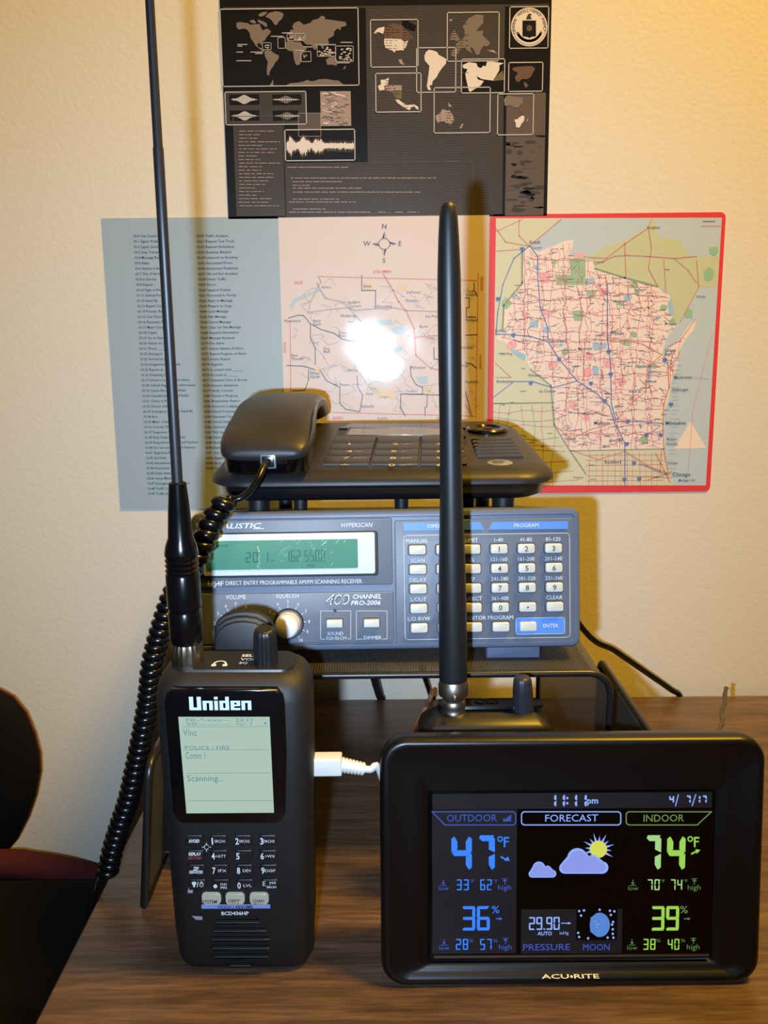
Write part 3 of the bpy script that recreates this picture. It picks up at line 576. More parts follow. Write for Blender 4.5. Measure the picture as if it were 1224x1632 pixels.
for t, x, y, h in (('Duluth', 225, 178, 14), ('Superior', 238, 203, 10), ('Eau Claire', 322, 660, 15), ('Wausau', 618, 622, 15), ('Green', 885, 705, 15), ('Bay', 885, 724, 15), ('Appleton', 742, 782, 15), ('Oshkosh', 785, 855, 12), ('Fond du', 712, 905, 13), ('Sheboygan', 918, 896, 14), ('Manitowoc', 930, 836, 14), ('Milwaukee', 888, 1060, 17), ('Racine', 895, 1136, 13), ('Kenosha', 895, 1158, 11), ('Madison', 540, 1060, 17), ('Janesville', 612, 1142, 13), ('Beloit', 585, 1170, 11), ('La Crosse', 275, 903, 14), ('Winona', 218, 826, 13), ('Rochester', 66, 856, 14), ('St Paul', 58, 610, 14), ('Rockford', 592, 1250, 16), ('Chicago', 922, 1312, 20), ('Michigan City', 952, 1336, 11), ('Waukegan', 895, 1250, 9), ('Marinette', 885, 572, 10), ('Escanaba', 1040, 440, 9), ('Ironwood', 540, 272, 9), ('Houghton', 800, 105, 11), ('Dubuque', 398, 1134, 11), ('Marshfield', 462, 696, 12), ('Rhinelander', 640, 462, 9), ('Red Wing', 86, 720, 10), ('Freeport', 440, 1322, 10)):
    q = g(x, y); b.text(t, q[0], q[1], h / K, y=ly(6.5), m=7, capfit=False, bold=.012)
for x, y in ((190, 205), (147, 625), (72, 448), (232, 858), (370, 742), (590, 945), (612, 705), (622, 815), (885, 745), (915, 962), (700, 1155), (705, 1045), (795, 1112), (688, 1328), (735, 1248), (760, 1325), (865, 1112), (525, 860)):
    RP([(x - 10, y - 9), (x + 10, y - 9), (x + 10, y + 3), (x, y + 12), (x - 10, y + 3)], 8, 6)
for k in range(8): RS([(1065 + k * 12, 92), (1072 + k * 12, 92)], 3, 11, 5)
RS([(1070, 70), (1130, 70)], 3, 7, 5)
tag(b.done('state_road_map', W_M, recalc=False), 'laminated state road map with a red border, rightmost sheet on the wall', 'map')

# ------------------------------------------------------------------ mesh riser shelf
SZ = 0.1135
shelf = thing('desktop_riser', 'black steel mesh riser shelf carrying the base scanner', 'shelf', (-0.006, -0.14, 0))
SX0, SX1, SY0, SY1 = -0.1145, 0.1195, -0.252, -0.035
b = B(); b.box(((SX0 + SX1) / 2, (SY0 + SY1) / 2, SZ - .0008), (SX1 - SX0 - .02, SY1 - SY0, .0016), 0)
b.done('top_panel', MESHM, shelf)
def arch(y, x0, x1, zt, r, n=8):
    P = [(x0, y, 0.0016)]
    P += [(x0 + r - r * math.cos(k / n * PI / 2), y, zt - r + r * math.sin(k / n * PI / 2)) for k in range(n + 1)]
    P += [(x1 - r + r * math.sin(k / n * PI / 2), y, zt - r + r * math.cos(k / n * PI / 2)) for k in range(n + 1)]
    return P + [(x1, y, 0.0016)]
for yy in (SY0, SY1):
    b = B(); b.tube(arch(yy, SX0, SX1, SZ - .001, .012), .0019, 10); b.done('rim_wire', MESHBAR, shelf)
for sx, xx in ((-1, SX0), (1, SX1)):
    b = B(); xi = xx - sx * .0003
    P = [(xi, SZ - .013), (xi, .003)]
    L = [(xx - sx * (.012 - .012 * math.cos(k / 6 * PI / 2)), SZ - .0128 + .012 * math.sin(k / 6 * PI / 2)) for k in range(7)]
    R2 = [[(x, SY0, z) for x, z in L + []], [(x, SY1, z) for x, z in L]]
    pts = [(xx, .003)] + L
    b.rings([[(x, SY0, z) for x, z in pts], [(x, SY1, z) for x, z in pts]], 0, False, False, closed=False)
    b.done('side_panel', MESHM, shelf, recalc=False)
    b = B(); b.tube([(xx, SY0, .0019), (xx, SY1, .0019)], .0019, 10); b.done('foot_wire', MESHBAR, shelf)
# low side pockets outside the legs
def pocket(xb, xt, ya, yb, zt):
    X = lambda z: xb + (xt - xb) * z / zt
    b = B(); b.rings([[(X(z) + o, y, z) for y, z in ((ya + .002, .003), (ya + .002, zt - .004), (yb - .002, zt - .004), (yb - .002, .003))] for o in (-.0003, .0003)]); b.done('pocket_panel', MESHM, shelf)
    P = [(ya, .002), (ya, zt - .008)] + [(ya + .008 - .008 * math.cos(a), zt - .008 + .008 * math.sin(a)) for a in (PI / 6, PI / 3, PI / 2)]
    P += [(yb - .008 + .008 * math.sin(a), zt - .008 + .008 * math.cos(a)) for a in (0, PI / 6, PI / 3, PI / 2)] + [(yb, .002)]
    b = B(); b.tube([(X(z), y, z) for y, z in P], .0021, 10, closed=True); b.done('pocket_rim', MESHBAR, shelf)
pocket(0.132, 0.132, -0.295, -0.178, at(1000, 1115, 0, 0.132).z)
pocket(-0.1262, -0.1190, -0.286, -0.160, 0.080)
for yy in (-.24, -.2):
    for xa, xb in ((SX1, .132), (-.1262, SX0)):
        b = B(); b.tube([(xa, yy, .004), (xb, yy, .004)], .0014, 8); b.done('cross_wire', MESHBAR, shelf)

# ------------------------------------------------------------------ base scanner
RF = Face((0.0009, -0.2369, 0.1212), tilt=-8.2, roll=-0.3); RM = RF.M
rad = thing('base_scanner', 'slate grey desktop scanning receiver with green display standing on the mesh riser', 'radio scanner', (0.0, -0.14, SZ))
b = B(); b.rings([[(x, y, z) for x, z in rr(-.102, .104, .1225, zt, .004)] for y, zt in ((-.2215, .1945), (-.05, .1660), (-.042, .1640))]); b.done('case', CASE, rad)
RW, RH = 0.2112, 0.0762
b = B(RM)
O = rri(-RW / 2, RW / 2, 0, RH, .005)
b.rings([[(x, .020, z) for x, z in O(0)], [(x, .002, z) for x, z in O(0)], [(x, .0004, z) for x, z in O(.0008)], [(x, 0, z) for x, z in O(.0018)], [(x, 0, z) for x, z in O(.0034)], [(x, .0012, z) for x, z in O(.0038)]])
b.done('front_bezel', CASE, rad)
def rrpx(F, x0, y0, x1, y1, r):
    a = F.uv(x0, y1); c = F.uv(x1, y0); return rri(a[0], c[0], a[1], c[1], r)
PNL = lambda *q: rrpx(RF, *q)
for (x0, y0, x1, y1) in ((318, 825, 624.5, 936.5), (318, 942, 627, 1028), (631.5, 825, 918, 1027)):
    b = B(RM); b.prism(PNL(x0, y0, x1, y1, .0012), .0002, .004, .0005); b.done('panel', PANEL, rad)
# display
b = B(RM); b.prism(PNL(322, 845.5, 602, 921.5, .0016), -.0007, .002, .0004, 0); b.prism(PNL(325, 848, 597, 918, .0012), -.0011, .002, .0003, 1)
dp = b.done('display_window', [GROOVE, mat('white_display_frame', (206, 214, 214), .6, spec=.2)], rad)
b = B(RM); b.prism(PNL(330, 858.5, 570, 908.5, .0008), -.0014, .001, .0001, 0)
GD = -.0016
b.pdigits(RF, '20.1', (393, 880, 428, 896), GD, 1, .16, .0, .45); b.pdigits(RF, '162.5500', (456, 877, 518, 895), GD, 1, .16, 0, .45)
b.ptext(RF, 'CH', (431, 891, 437, 895), GD, 1); b.ptext(RF, 'MHz', (490, 899, 503, 903), GD, 1); b.ptext(RF, 'MODE', (345, 868, 364, 871), GD, 1)
R = random.Random(9)
for i in range(26):
    x, y = R.uniform(445, 562), R.uniform(862, 904); a = R.uniform(-1.3, -.3); l = R.uniform(2, 9)
    b.stroke([RF.uv(x, y), RF.uv(x + l * math.cos(a), y + l * math.sin(a))], .00012, GD, 2)
for i in range(10): x, y = 413 + R.uniform(-3, 3), 885 + i * 2.2; b.stroke([RF.uv(x, y), RF.uv(x + R.uniform(-2, 2), y + 1.6)], .00025, GD, 2)
b.stroke([RF.uv(411, 871), RF.uv(414, 879)], .0005, GD, 3)
b.done('lcd', [mat('green_lcd', (74, 134, 112), .55, spec=.25), mat('lcd_dark', (34, 78, 66), .55, spec=.2), mat('lcd_scratch', (150, 200, 180), .3), mat('lcd_chip', (190, 170, 70), .4)], dp)
# lettering
b = B(RM); LT = -.0004
def lt(t, x0, y0, x1, y1, m=0, **k): b.ptext(RF, t, (x0, y0, x1, y1), LT, m, **k)
lt('REALISTIC', 334, 834.5, 417, 843, bold=.02, shear=.25); lt('HYPERSCAN', 544, 833.5, 594, 840.5, shear=.2)
b.stroke([RF.uv(404, 842.6), RF.uv(420, 842.4)], .0004, LT, 0)
lt('UHF', 332, 926.5, 357, 934.5)
b.stroke([RF.uv(331, 930), RF.uv(337, 930), RF.uv(342, 937), RF.uv(348, 928), RF.uv(352, 931)], .0004, LT, 0)
lt('DIRECT ENTRY PROGRAMMABLE AM/FM SCANNING RECEIVER', 360, 926, 577, 932.5)
lt('VOLUME', 360, 948, 392, 955); lt('SQUELCH', 440, 947, 476, 954)
lt('400', 520, 947, 557, 964, shear=.25, space=.95)
lt('400', 522, 949.5, 555.5, 962, 1, shear=.25, space=.95, bold=-.008)
lt('CHANNEL', 562.5, 947, 608, 954.6, bold=.02, shear=.2); lt('PRO-2006', 559.5, 957, 606.5, 964.6, bold=.02, shear=.2)
lt('SOUND', 522, 1007, 547, 1012.3); lt('SQUELCH', 520, 1014.5, 552, 1020); lt('DIMMER', 580, 1013.5, 608, 1019)
for x0, x1, xt0, xt1 in ((511, 559, 518, 554), (568, 617, 578, 610)):
    p = lambda x, y: RF.uv(x, y)
    b.stroke([p(xt0, 1018.5), p(x0, 1018.5), p(x0, 973.5), p(x1, 973.5), p(x1, 1018), p(xt1, 1018)], .00022, LT, 0)
b.poly2([RF.uv(534 + 2.8 * math.cos(k * PI / 6), 973 + 2.8 * math.sin(k * PI / 6)) for k in range(12)], LT - .0001, 1)
for cx, cy, sh in ((459, 993, 0), (376, 996, 0)):
    for n in range(2 if cx > 400 else 1, 11):
        a = math.radians((n - 5) * 28.5); sa, ca = math.sin(a), math.cos(a)
        b.stroke([RF.uv(cx + 25 * sa, cy - 25 * ca), RF.uv(cx + 29 * sa, cy - 29 * ca)], .00028, LT, 0)
        q = RF.uv(cx + 34 * sa, cy - 34 * ca); b.text(str(n), q[0], q[1] - .0008, .0017, y=LT, al='c', m=0)
b7 = lambda x, y: (600 + x / 3.497, 790 + y / 3.497)
def kb(t, x0, y0, x1, y1, **k): p, q = b7(x0, y0), b7(x1, y1); lt(t, p[0], p[1], q[0], q[1], **k)
b.poly2([RF.uv(*b7(*p)) for p in ((152, 150), (577, 146), (600, 188), (152, 194))], LT, 2); b.poly2([RF.uv(*b7(*p)) for p in ((645, 146), (1067, 141), (1067, 185), (625, 188))], LT, 2)
a_ = RF.uv(*b7(160, 802)); c_ = RF.uv(*b7(1075, 207)); b.stroke(rr(a_[0], c_[0], a_[1], c_[1], .002), .00025, LT, 0, True)
a_ = RF.uv(*b7(777, 772)); c_ = RF.uv(*b7(1048, 677)); b.poly2(rr(a_[0], c_[0], a_[1], c_[1], .001), LT, 2); b.stroke(rr(a_[0], c_[0], a_[1], c_[1], .001), .00022, LT - .0001, 0, True)
LT = -.0006; kb('PROGRAM', 765, 155, 903, 176); kb('OPERATE', 285, 160, 420, 180); kb('ENTER', 928, 714, 1013, 734); LT = -.0004
LB = [['MANUAL', 0, 'LIMIT', '1-40', '41-80', '81-120'], ['SCAN', 0, 0, '121-160', '161-200', '201-240'], ['DELAY', 0, 0, '241-280', '281-320', '321-360'], ['L/OUT', 0, 'DIRECT', '361-400', 0, 'CLEAR'], ['L/O RVW', 0, 'MONITOR', 'PROGRAM', 0, 0]]
KT = [['', '', '', '1', '2', '3'], ['', '', '', '4', '5', '6'], ['', '', '', '7', '8', '9'], ['', '', '', '0', '.', ''], ['', '', '', '', '', None]]
def kc(c, r): return (227 + 151.3 * c + 2.6 * r, 302 - 2.1 * c + 108.3 * r)
for r in range(5):
    for c in range(6):
        x, y = kc(c, r); t = LB[r][c]
        if t:
            q = RF.uv(*b7(x, y - 40)); wd = {'MONITOR': 108, 'PROGRAM': 124}.get(t); b.text(t, q[0], q[1], .0021 if t[0].isalpha() else .0020, y=LT, al='c', m=0)
        if (r, c) in ((1, 2), (2, 2)):
            s = 1 if r == 1 else -1; b.stroke([RF.uv(*b7(x - 11, y - 50 + 8 * s)), RF.uv(*b7(x + 11, y - 50 + 8 * s)), RF.uv(*b7(x, y - 50 - 11 * s))], .0004, LT, 0, True)
b.done('panel_lettering', [PRINTW, GROOVE, BAND], rad, recalc=False)
for r in range(5):
    for c in range(6):
        if KT[r][c] is None: continue
        x, y = kc(c, r); p, q = b7(x - 47, y - 27), b7(x + 47, y + 27)
        b = B(RM); A = RF.uv(p[0], q[1]); C = RF.uv(q[0], p[1])
        b.prism(rri(A[0] - .0005, C[0] + .0005, A[1] - .0005, C[1] + .0005, .0013), -.0002, .002, 0, 2)
        b.prism(rri(A[0], C[0], A[1], C[1], .0011), -.0024, .001, .0006, 0)
        t = KT[r][c]
        if t == '.': b.poly2(circ((A[0] + C[0]) / 2, (A[1] + C[1]) / 2, .0005, 10), -.0026, 1)
        elif t: b.text(t, (A[0] + C[0]) / 2, (A[1] + C[1]) / 2 - .00145, .0029, y=-.0026, m=1, al='c', bold=.012)
        b.done('key', [KEYC, PRINTB, GROOVE], rad)
for x0, y0, x1, y1 in ((521, 986.5, 546, 999), (580, 986, 604.5, 998.5)):
    b = B(RM); A = RF.uv(x0, y1); C = RF.uv(x1, y0)
    b.prism(rri(A[0] - .0004, C[0] + .0004, A[1] - .0004, C[1] + .0006, .0006), -.0002, .002, 0, 1); b.prism(rri(A[0], C[0], A[1], C[1], .0004), -.0035, .001, .0004, 0)
    b.done('button', [WHITEP, GROOVE], rad)
for cx, cy, nm in ((460, 993.5, 'squelch_knob'), (377, 996, 'volume_knob')):
    q = RF.uv(cx, cy); b = B(RM)
    b.lathe((q[0], .001, q[1]), (q[0], -.02, q[1]), [(0, .0083), (.003, .0083), (.0036, .0078), (.0036, .0072)], 32, 0)
    b.lathe((q[0], 0, q[1]), (q[0], -.02, q[1]), [(0, .0070), (.011, .0064), (.0125, .0058), (.013, .0050)], 32, 1)
    b.done(nm, [mat('dark_ring', (30, 32, 38), .4), mat('silver_knob', (222, 222, 216), .3, 0.0)], rad)
for px0, px1 in ((777, 864), (372, 460)):
    a = RF.uv(px0, 1035); c = RF.uv(px1, 1035); xa, xb = a[0] + .001, c[0] + .001
    b = B(); b.box(((xa + xb) / 2, -.222, SZ + .0045), (xb - xa, .018, .009), .001); b.done('foot', CASE, rad)
for xx in (-.08, .08):
    b = B(); b.lathe((xx, -.06, SZ), (xx, -.06, SZ + .02), [(0, .006), (.0085, .006)], 20); b.done('foot', BLKM, rad)

# ------------------------------------------------------------------ telephone
ph = thing('telephone', 'charcoal desk telephone base standing on top of the base scanner', 'telephone', (0, -0.135, 0.195))
X0, X1, Y0, Y1 = -.0985, .0975, -.213, -.045
def pring(i, z0, z1, r=.022): return [(x, y, z0 + (z1 - z0) * (y - Y0) / (Y1 - Y0)) for x, y in rr(X0 + i, X1 - i, Y0 + i, Y1 - i, r - i * .5, 8)]
b = B()
b.rings([pring(.010, .1985, .1985), pring(.006, .2005, .2005), pring(.0045, .206, .208), pring(.0015, .2072, .214)], 1, True, False)
b.rings([pring(.0015, .2072, .214), pring(.0, .2082, .2165), pring(.0, .2098, .2195), pring(.0012, .2118, .2225), pring(.0035, .2137, .2252), pring(.008, .2152, .2282), pring(.013, .2158, .2300)], 0, False, True)
b.done('body', [PHONEM, PHONEG], ph, sharp=50)
sl = math.atan2(.2300 - .2158, (Y1 - .013) - (Y0 + .013))
Zd = Vector((0, math.cos(sl), math.sin(sl))); Yd = Vector((0, math.sin(sl), -math.cos(sl)))
o_ = Vector((0, Y0 + .013, .2158))
PM = Matrix(((1, Yd.x, Zd.x, o_.x), (0, Yd.y, Zd.y, o_.y), (0, Yd.z, Zd.z, o_.z), (0, 0, 0, 1)))
PF = Face(None, M=PM)
def ppoly(pts): return [PF.uv(*p) for p in pts]
def pin(P):                                  # convex outline shrunk toward its centre
    cx = sum(p[0] for p in P) / len(P); cz = sum(p[1] for p in P) / len(P)
    def f(i): return [(x + (cx - x) / max(math.hypot(cx - x, cz - z), 1e-6) * i, z + (cz - z) / max(math.hypot(cx - x, cz - z), 1e-6) * i) for x, z in P]
    return f
b = B(PM); b.prism(pin(ppoly([(512, 747), (747, 747), (744, 686), (539, 686)])), -.0002, .002, 0, 0); b.done('key_well', mat('well_black', (12, 12, 13), .5), ph)
KL = ['1', '2', '3', '4', '5', '6', '7', '8', '9', '*', '0', '#']; KS = ['', 'abc', 'def', 'ghi', 'jkl', 'mno', 'pqrs', 'tuv', 'wxyz', '', 'oper', '']
rows = [(700.5, 711.5), (713, 722.5), (724, 733), (734.5, 745)]
xl = lambda y: 533.5 - (y - 700) * .46; xr = lambda y: 741 + (y - 700) * .13
for r in range(4):
    for c in range(3):
        yt, yb = rows[r]
        def X(f, y): return xl(y) + (xr(y) - xl(y)) * f
        f0, f1 = c / 3 + .006, (c + 1) / 3 - .012
        b = B(PM); P = ppoly([(X(f0, yb), yb), (X(f1, yb), yb), (X(f1, yt), yt), (X(f0, yt), yt)])
        b.prism(pin(P), -.0024, .0005, .0006, 0)
        q = PF.uv(X(f0 + .11, (yt + yb) / 2), (yt + yb) / 2 + 3.5, -.0026); b.text(KL[r * 3 + c], q[0], q[1], .006, y=-.0027, m=1, bold=.02)
        if KS[r * 3 + c]: b.text(KS[r * 3 + c], q[0] + .0065, q[1] + .0014, .0028, y=-.0027, m=1)
        b.done('key', [PHONEM, mat('key_print', (170, 168, 160), .5)] if r + c == 0 else [PHONEM, bpy.data.materials['key_print']], ph)
b = B(PM); b.prism(pin(ppoly([(546, 699), (742, 699), (738, 686), (555, 686)])), -.0016, .0005, .0004, 0)
b.prism(pin(ppoly([(552, 697.5), (737, 697.5), (734, 687.5), (560, 687.5)])), -.0020, .0005, .0001, 1)
b.done('display', [PHONEM, mat('display_glass', (96, 92, 82), .12, spec=.8)], ph)
b = B(PM); b.prism(pin(ppoly([(540, 684.5), (742, 684.5), (735, 677), (560, 677)])), -.0012, .0005, .0006, 0); b.done('hood', PHONEG, ph)
c_ = PF.uv(777, 686); b = B(PM); b.lathe((c_[0], .001, c_[1]), (c_[0], -.01, c_[1]), [(0, .0135), (.0025, .0135), (.0034, .0125), (.0034, .0095), (.0022, .0085), (.0022, .0035), (.003, .003)], 32); b.done('navigation_pad', PHONEG, ph)
b = B(PM)
for i in range(6):
    t = i / 5; y = 702 + t * 27; xa, xb = 751 + t * 9.5, 816 + t * 18
    b.prism(pin(ppoly([(xa, y + 2.2), (xb, y + 2.2), (xb, y - 1.2), (xa, y - 1.2)])), -.0020, .0005, .0006)
b.done('speaker_ridges', PHONEM, ph)
c_ = PF.uv(797, 740); b = B(PM); b.lathe((c_[0], .001, c_[1]), (c_[0], -.01, c_[1]), [(0, .0078), (.0018, .0076), (.0024, .0064)], 28, 0)
for k in range(5): zz = -.003 + k * .0015; hw = math.sqrt(max(.0000215 - zz * zz, 0)); b.stroke([(c_[0] - hw, c_[1] + zz), (c_[0] + hw * (.2 + .15 * k), c_[1] + zz)], .0006, -.0016, 1)
b.done('speaker_button', [mat('silver_button', (150, 156, 152), .35, .5), PHONEG], ph)
for px in (411, 478, 640, 746, 803):
    x = at(px, 805, 1, -.2).x; b = B(); b.lathe((x, -.196, .1902), (x, -.196, .21), [(0, .0062 if px in (411, 803) else .0038), (.0095, .0066 if px in (411, 803) else .0042)], 20); b.done('foot', RUB, ph)
for xx in (-.07, .07):
    b = B(); b.lathe((xx, -.072, .1697), (xx, -.072, .21), [(0, .0050), (.032, .0056)], 20); b.done('foot', RUB, ph)

# handset, lying front to back on the left of the base
HX = -.0645
hs = thing('telephone_handset', 'charcoal telephone handset resting on the left of the phone base', 'handset', (HX, -0.125, 0.217))
def sup(cy, zc, hw, hh, e=2.8, n=32, xc=HX):
    P = []
    for k in range(n):
        a = 2 * PI * k / n; ca, sa = math.cos(a), math.sin(a)
        P.append((xc + hw * math.copysign(abs(ca) ** (2 / e), ca), cy, zc + hh * math.copysign(abs(sa) ** (2 / e), sa)))
    return P
T = [(-.2245, .2262, .2285, .016), (-.2238, .2242, .2310, .0208), (-.220, .2232, .2345, .0235), (-.214, .2230, .2382, .0247), (-.205, .2232, .2420, .0252), (-.19, .2235, .2464, .0252), (-.175, .2245, .2495, .0250), (-.166, .2300, .2508, .0248), (-.155, .2372, .2520, .0244), (-.14, .2400, .2530, .0240), (-.12, .2408, .2535, .0238), (-.095, .2405, .2531, .0238), (-.080, .2370, .2522, .0242), (-.070, .2310, .2510, .0246), (-.058, .2305, .2490, .0250), (-.045, .2300, .2465, .0250), (-.033, .2305, .2425, .0240), (-.026, .2325, .2380, .0200)]
b = B(); b.rings([sup(y, (z0 + z1) / 2, hw, (z1 - z0) / 2, 3.2) for y, z0, z1, hw in T]); b.done('shell', PHONEM, hs, sharp=60)
b = B(); b.rings([[(x, y, z + (.0040 * (y + .2225) / .0545 if z < .22 else 0)) for x, y in rr(HX - .0232 + i, HX + .0232 - i, -.2225 + i, -.168 - i, .012, 8)] for z, i in ((.2162, .001), (.2172, 0), (.2300, -.0002))], 0); b.done('mouthpiece', BLKG, hs, sharp=60)
b = B(); P = []
for y, z0, z1, hw in T[3:14]: P.append((HX + hw * .965, y, z1 - .0046))
b.tube(smooth(P, 3), .0007, 6); b.done('seam_trim', PHONEG, hs)
jk = at(427, 736, 1, -.2255)
b = B(); b.box((jk.x, -.2222, jk.z), (.0085, .006, .0078), .0006, 0); b.box((jk.x, -.2254, jk.z), (.0064, .0012, .0058), .0004, 1); b.done('cord_jack', [mat('clear_jack', (90, 110, 116), .2), BLKG], hs)

# coiled cord
cord = thing('coiled_cord', 'black coiled telephone cord hanging from the handset down to the desk edge', 'cord', at(250, 1053, 1, -.262))
J = Vector((jk.x, -.2275, jk.z))
lead = [J, at(421, 742, 1, -.236), at(412, 762, 1, -.243), at(398, 783, 1, -.247), at(380, 795, 1, -.25)]
CPX = [(362, 795, -.252), (348, 814, -.253), (337, 833, -.254), (329, 852, -.256), (321, 874, -.258), (305, 905, -.26), (285, 930, -.262), (272, 955, -.264), (261, 988, -.266), (250, 1025, -.267), (242, 1060, -.268), (237, 1110, -.268), (229, 1160, -.268), (217, 1220, -.268), (206, 1270, -.268), (193, 1310, -.268), (182, 1345, -.268), (171, 1392, -.269)]
path = smooth([at(x, y, 1, d) for x, y, d in CPX], 14)
# arc length resample
S = [0.0]
for a, c in zip(path[:-1], path[1:]): S.append(S[-1] + (c - a).length)
def along(s):
    s = max(0, min(s, S[-1] - 1e-9))
    for i in range(len(S) - 1):
        if S[i + 1] >= s:
            t = (s - S[i]) / max(S[i + 1] - S[i], 1e-9); return path[i].lerp(path[i + 1], t)
hel = []; n_ = None; s = 0.0; ph_ = 0.0; ds = .00028
while s < S[-1]:
    f = s / S[-1]; pitch = .0062 if f < .20 else .0043; rad_ = .0036 if f < .2 else .0037
    if .16 < f < .24: t_ = (f - .16) / .08; pitch = .0062 + (.0043 - .0062) * t_; rad_ = .0036 + (.0037 - .0036) * t_
    p = along(s); t = (along(s + .002) - along(s - .002)).normalized()
    if n_ is None: n_ = Vector((0, 1, 0))
    n_ = (n_ - t * n_.dot(t)).normalized(); bi = t.cross(n_)
    hel.append((p + n_ * (rad_ * math.cos(ph_)) + bi * (rad_ * math.sin(ph_)), .0032 if f < .2 else .0023)); ph_ += 2 * PI * ds / pitch; s += ds
b = B(); hp = [h[0] for h in hel]; hr = [h[1] for h in hel]; b.tube(hp, hr, 7); b.done('coil', CORDM, cord, sharp=80)
b = B(); b.tube(smooth(lead + [hp[0]], 6), .0019, 10); b.done('cord_lead', CORDM, cord)
b = B(); e = hp[-1]; b.tube(smooth([e, e + Vector((-.004, -.004, -.012)), e + Vector((-.008, -.006, -.05)), e + Vector((-.004, 0, -.14)), e + Vector((-.006, .03, -.3))], 5), .002, 10); b.done('cord_tail', CORDM, cord)

# ------------------------------------------------------------------ handheld scanner with lit screen
HF = Face((-0.0672, -0.3365, 0.0), tilt=4.0, roll=0.5); HM = HF.M
hh = thing('handheld_scanner', 'black handheld scanner with a pale lit screen and tall whip antenna, front left', 'radio scanner', (-.0672, -.322, 0))
def hring(z, hw, yf, yb, r, n=7): return [(x, y, z) for x, y in rr(-hw, hw, yf, yb, r, n)]
b = B(HM)
b.rings([hring(.0012, .0275, .004, .028, .006), hring(.0022, .0295, .002, .030, .008), hring(.006, .0312, .0008, .032, .009), hring(.02, .0322, 0, .034, .010), hring(.06, .0328, 0, .035, .010), hring(.1, .0334, 0, .035, .010), hring(.136, .0334, 0, .035, .010), hring(.142, .0328, .0012, .0345, .011), hring(.1458, .0305, .0045, .033, .011), hring(.1472, .0280, .0075, .031, .010)])
b.done('body', BLKM, hh, sharp=60)
HP = lambda pts: [HF.uv(*p) for p in pts]
b = B(HM); bz = HP([(278, 1303), (450, 1309), (457, 1290), (453, 1112), (444, 1099), (272, 1099), (261, 1112), (270, 1200), (275, 1290)])
bz = HP([(290, 1311), (440, 1311), (449, 1306), (455, 1294), (457, 1200), (454, 1120), (451, 1107), (441, 1098), (274, 1098), (264, 1106), (262, 1120), (269, 1200), (276, 1292), (281, 1304)])
b.prism(pin(bz), -.0008, .003, .0008); fb = b.done('screen_bezel', BLKG, hh)
b = B(HM); sc_ = HP([(298, 1294), (437, 1293), (430, 1141), (285, 1141)]); b.prism(lambda i: sc_, -.0011, .001, 0, 0)
HS = -.0013
def ht(t, x0, y0, x1, y1, m=1, **k): b.ptext(HF, t, (x0, y0, x1, y1), HS, m, **k)
h1 = lambda x, y: (220 + x / 4.08, 1030 + y / 4.08)
def hb(t, x0, y0, x1, y1, **k): p, q = h1(x0, y0), h1(x1, y1); ht(t, p[0], p[1], q[0], q[1], **k)
hb('F0:-*-xxx---', 318, 460, 603, 480); hb('23:11', 636, 458, 745, 480); hb('S0:---------', 320, 487, 608, 506); hb('Apr. 7', 638, 487, 748, 508)
hb('Vinc', 298, 530, 388, 572); hb('POLICE / FIRE', 310, 638, 600, 662); hb('Comm 1', 314, 678, 440, 722); hb('Scanning...', 326, 828, 560, 880)
for x0, y0, x1, y1 in ((298, 514, 850, 512), (305, 664, 855, 662), (320, 815, 862, 813), (336, 993, 872, 992)): b.stroke([HF.uv(*h1(x0, y0)), HF.uv(*h1(x1, y1))], .0002, HS, 1)
p = h1(830, 492); b.poly2(HP([(p[0] - 2, p[1] - 2), (p[0] + 2, p[1] - 2), (p[0], p[1] + 3)]), HS, 1)
b.done('screen', [glow('screen_glow', (172, 198, 184), .95), mat('screen_ink', (88, 110, 104), .5)], fb, recalc=False)
# wordmark: squared strokes
b = B(HM); q0 = HF.uv(303, 1130); q1 = HF.uv(400.5, 1108.5); hgt = q1[1] - q0[1]; wdt = q1[0] - q0[0]
u = wdt / 24.0; xh = hgt * .70; st = u * 1.25; yy = -.0011
def bar(x0, z0, x1, z1): b.poly2(rr(q0[0] + x0 * u, q0[0] + x1 * u, q0[1] + z0, q0[1] + z1, 0), yy, 0)
s_ = 1.45
bar(0, 0, 1.6, hgt); bar(3.0, 0, 4.6, hgt); bar(1.6, 0, 3.0, hgt * .2)
bar(5.2, 0, 6.7, xh); bar(7.7, 0, 9.1, xh); bar(6.7, xh - hgt * .16, 7.7, xh)
bar(9.7, 0, 11.1, xh); bar(9.7, xh + hgt * .10, 11.1, hgt)
bar(11.7, 0, 13.1, xh); bar(14.0, 0, 15.4, hgt); bar(13.1, 0, 14.0, hgt * .16); bar(13.1, xh - hgt * .16, 14.0, xh)
bar(16.0, 0, 17.4, xh); bar(17.4, xh - hgt * .15, 18.4, xh); bar(18.4, hgt * .30, 19.7, xh); bar(17.4, 0, 19.7, hgt * .16); bar(17.4, hgt * .29, 18.4, hgt * .42)
bar(20.2, 0, 21.6, xh); bar(22.6, 0, 24.0, xh); bar(21.6, xh - hgt * .16, 22.6, xh)
b.done('wordmark', mat('silver_wordmark', (190, 202, 222), .4), fb, recalc=False)
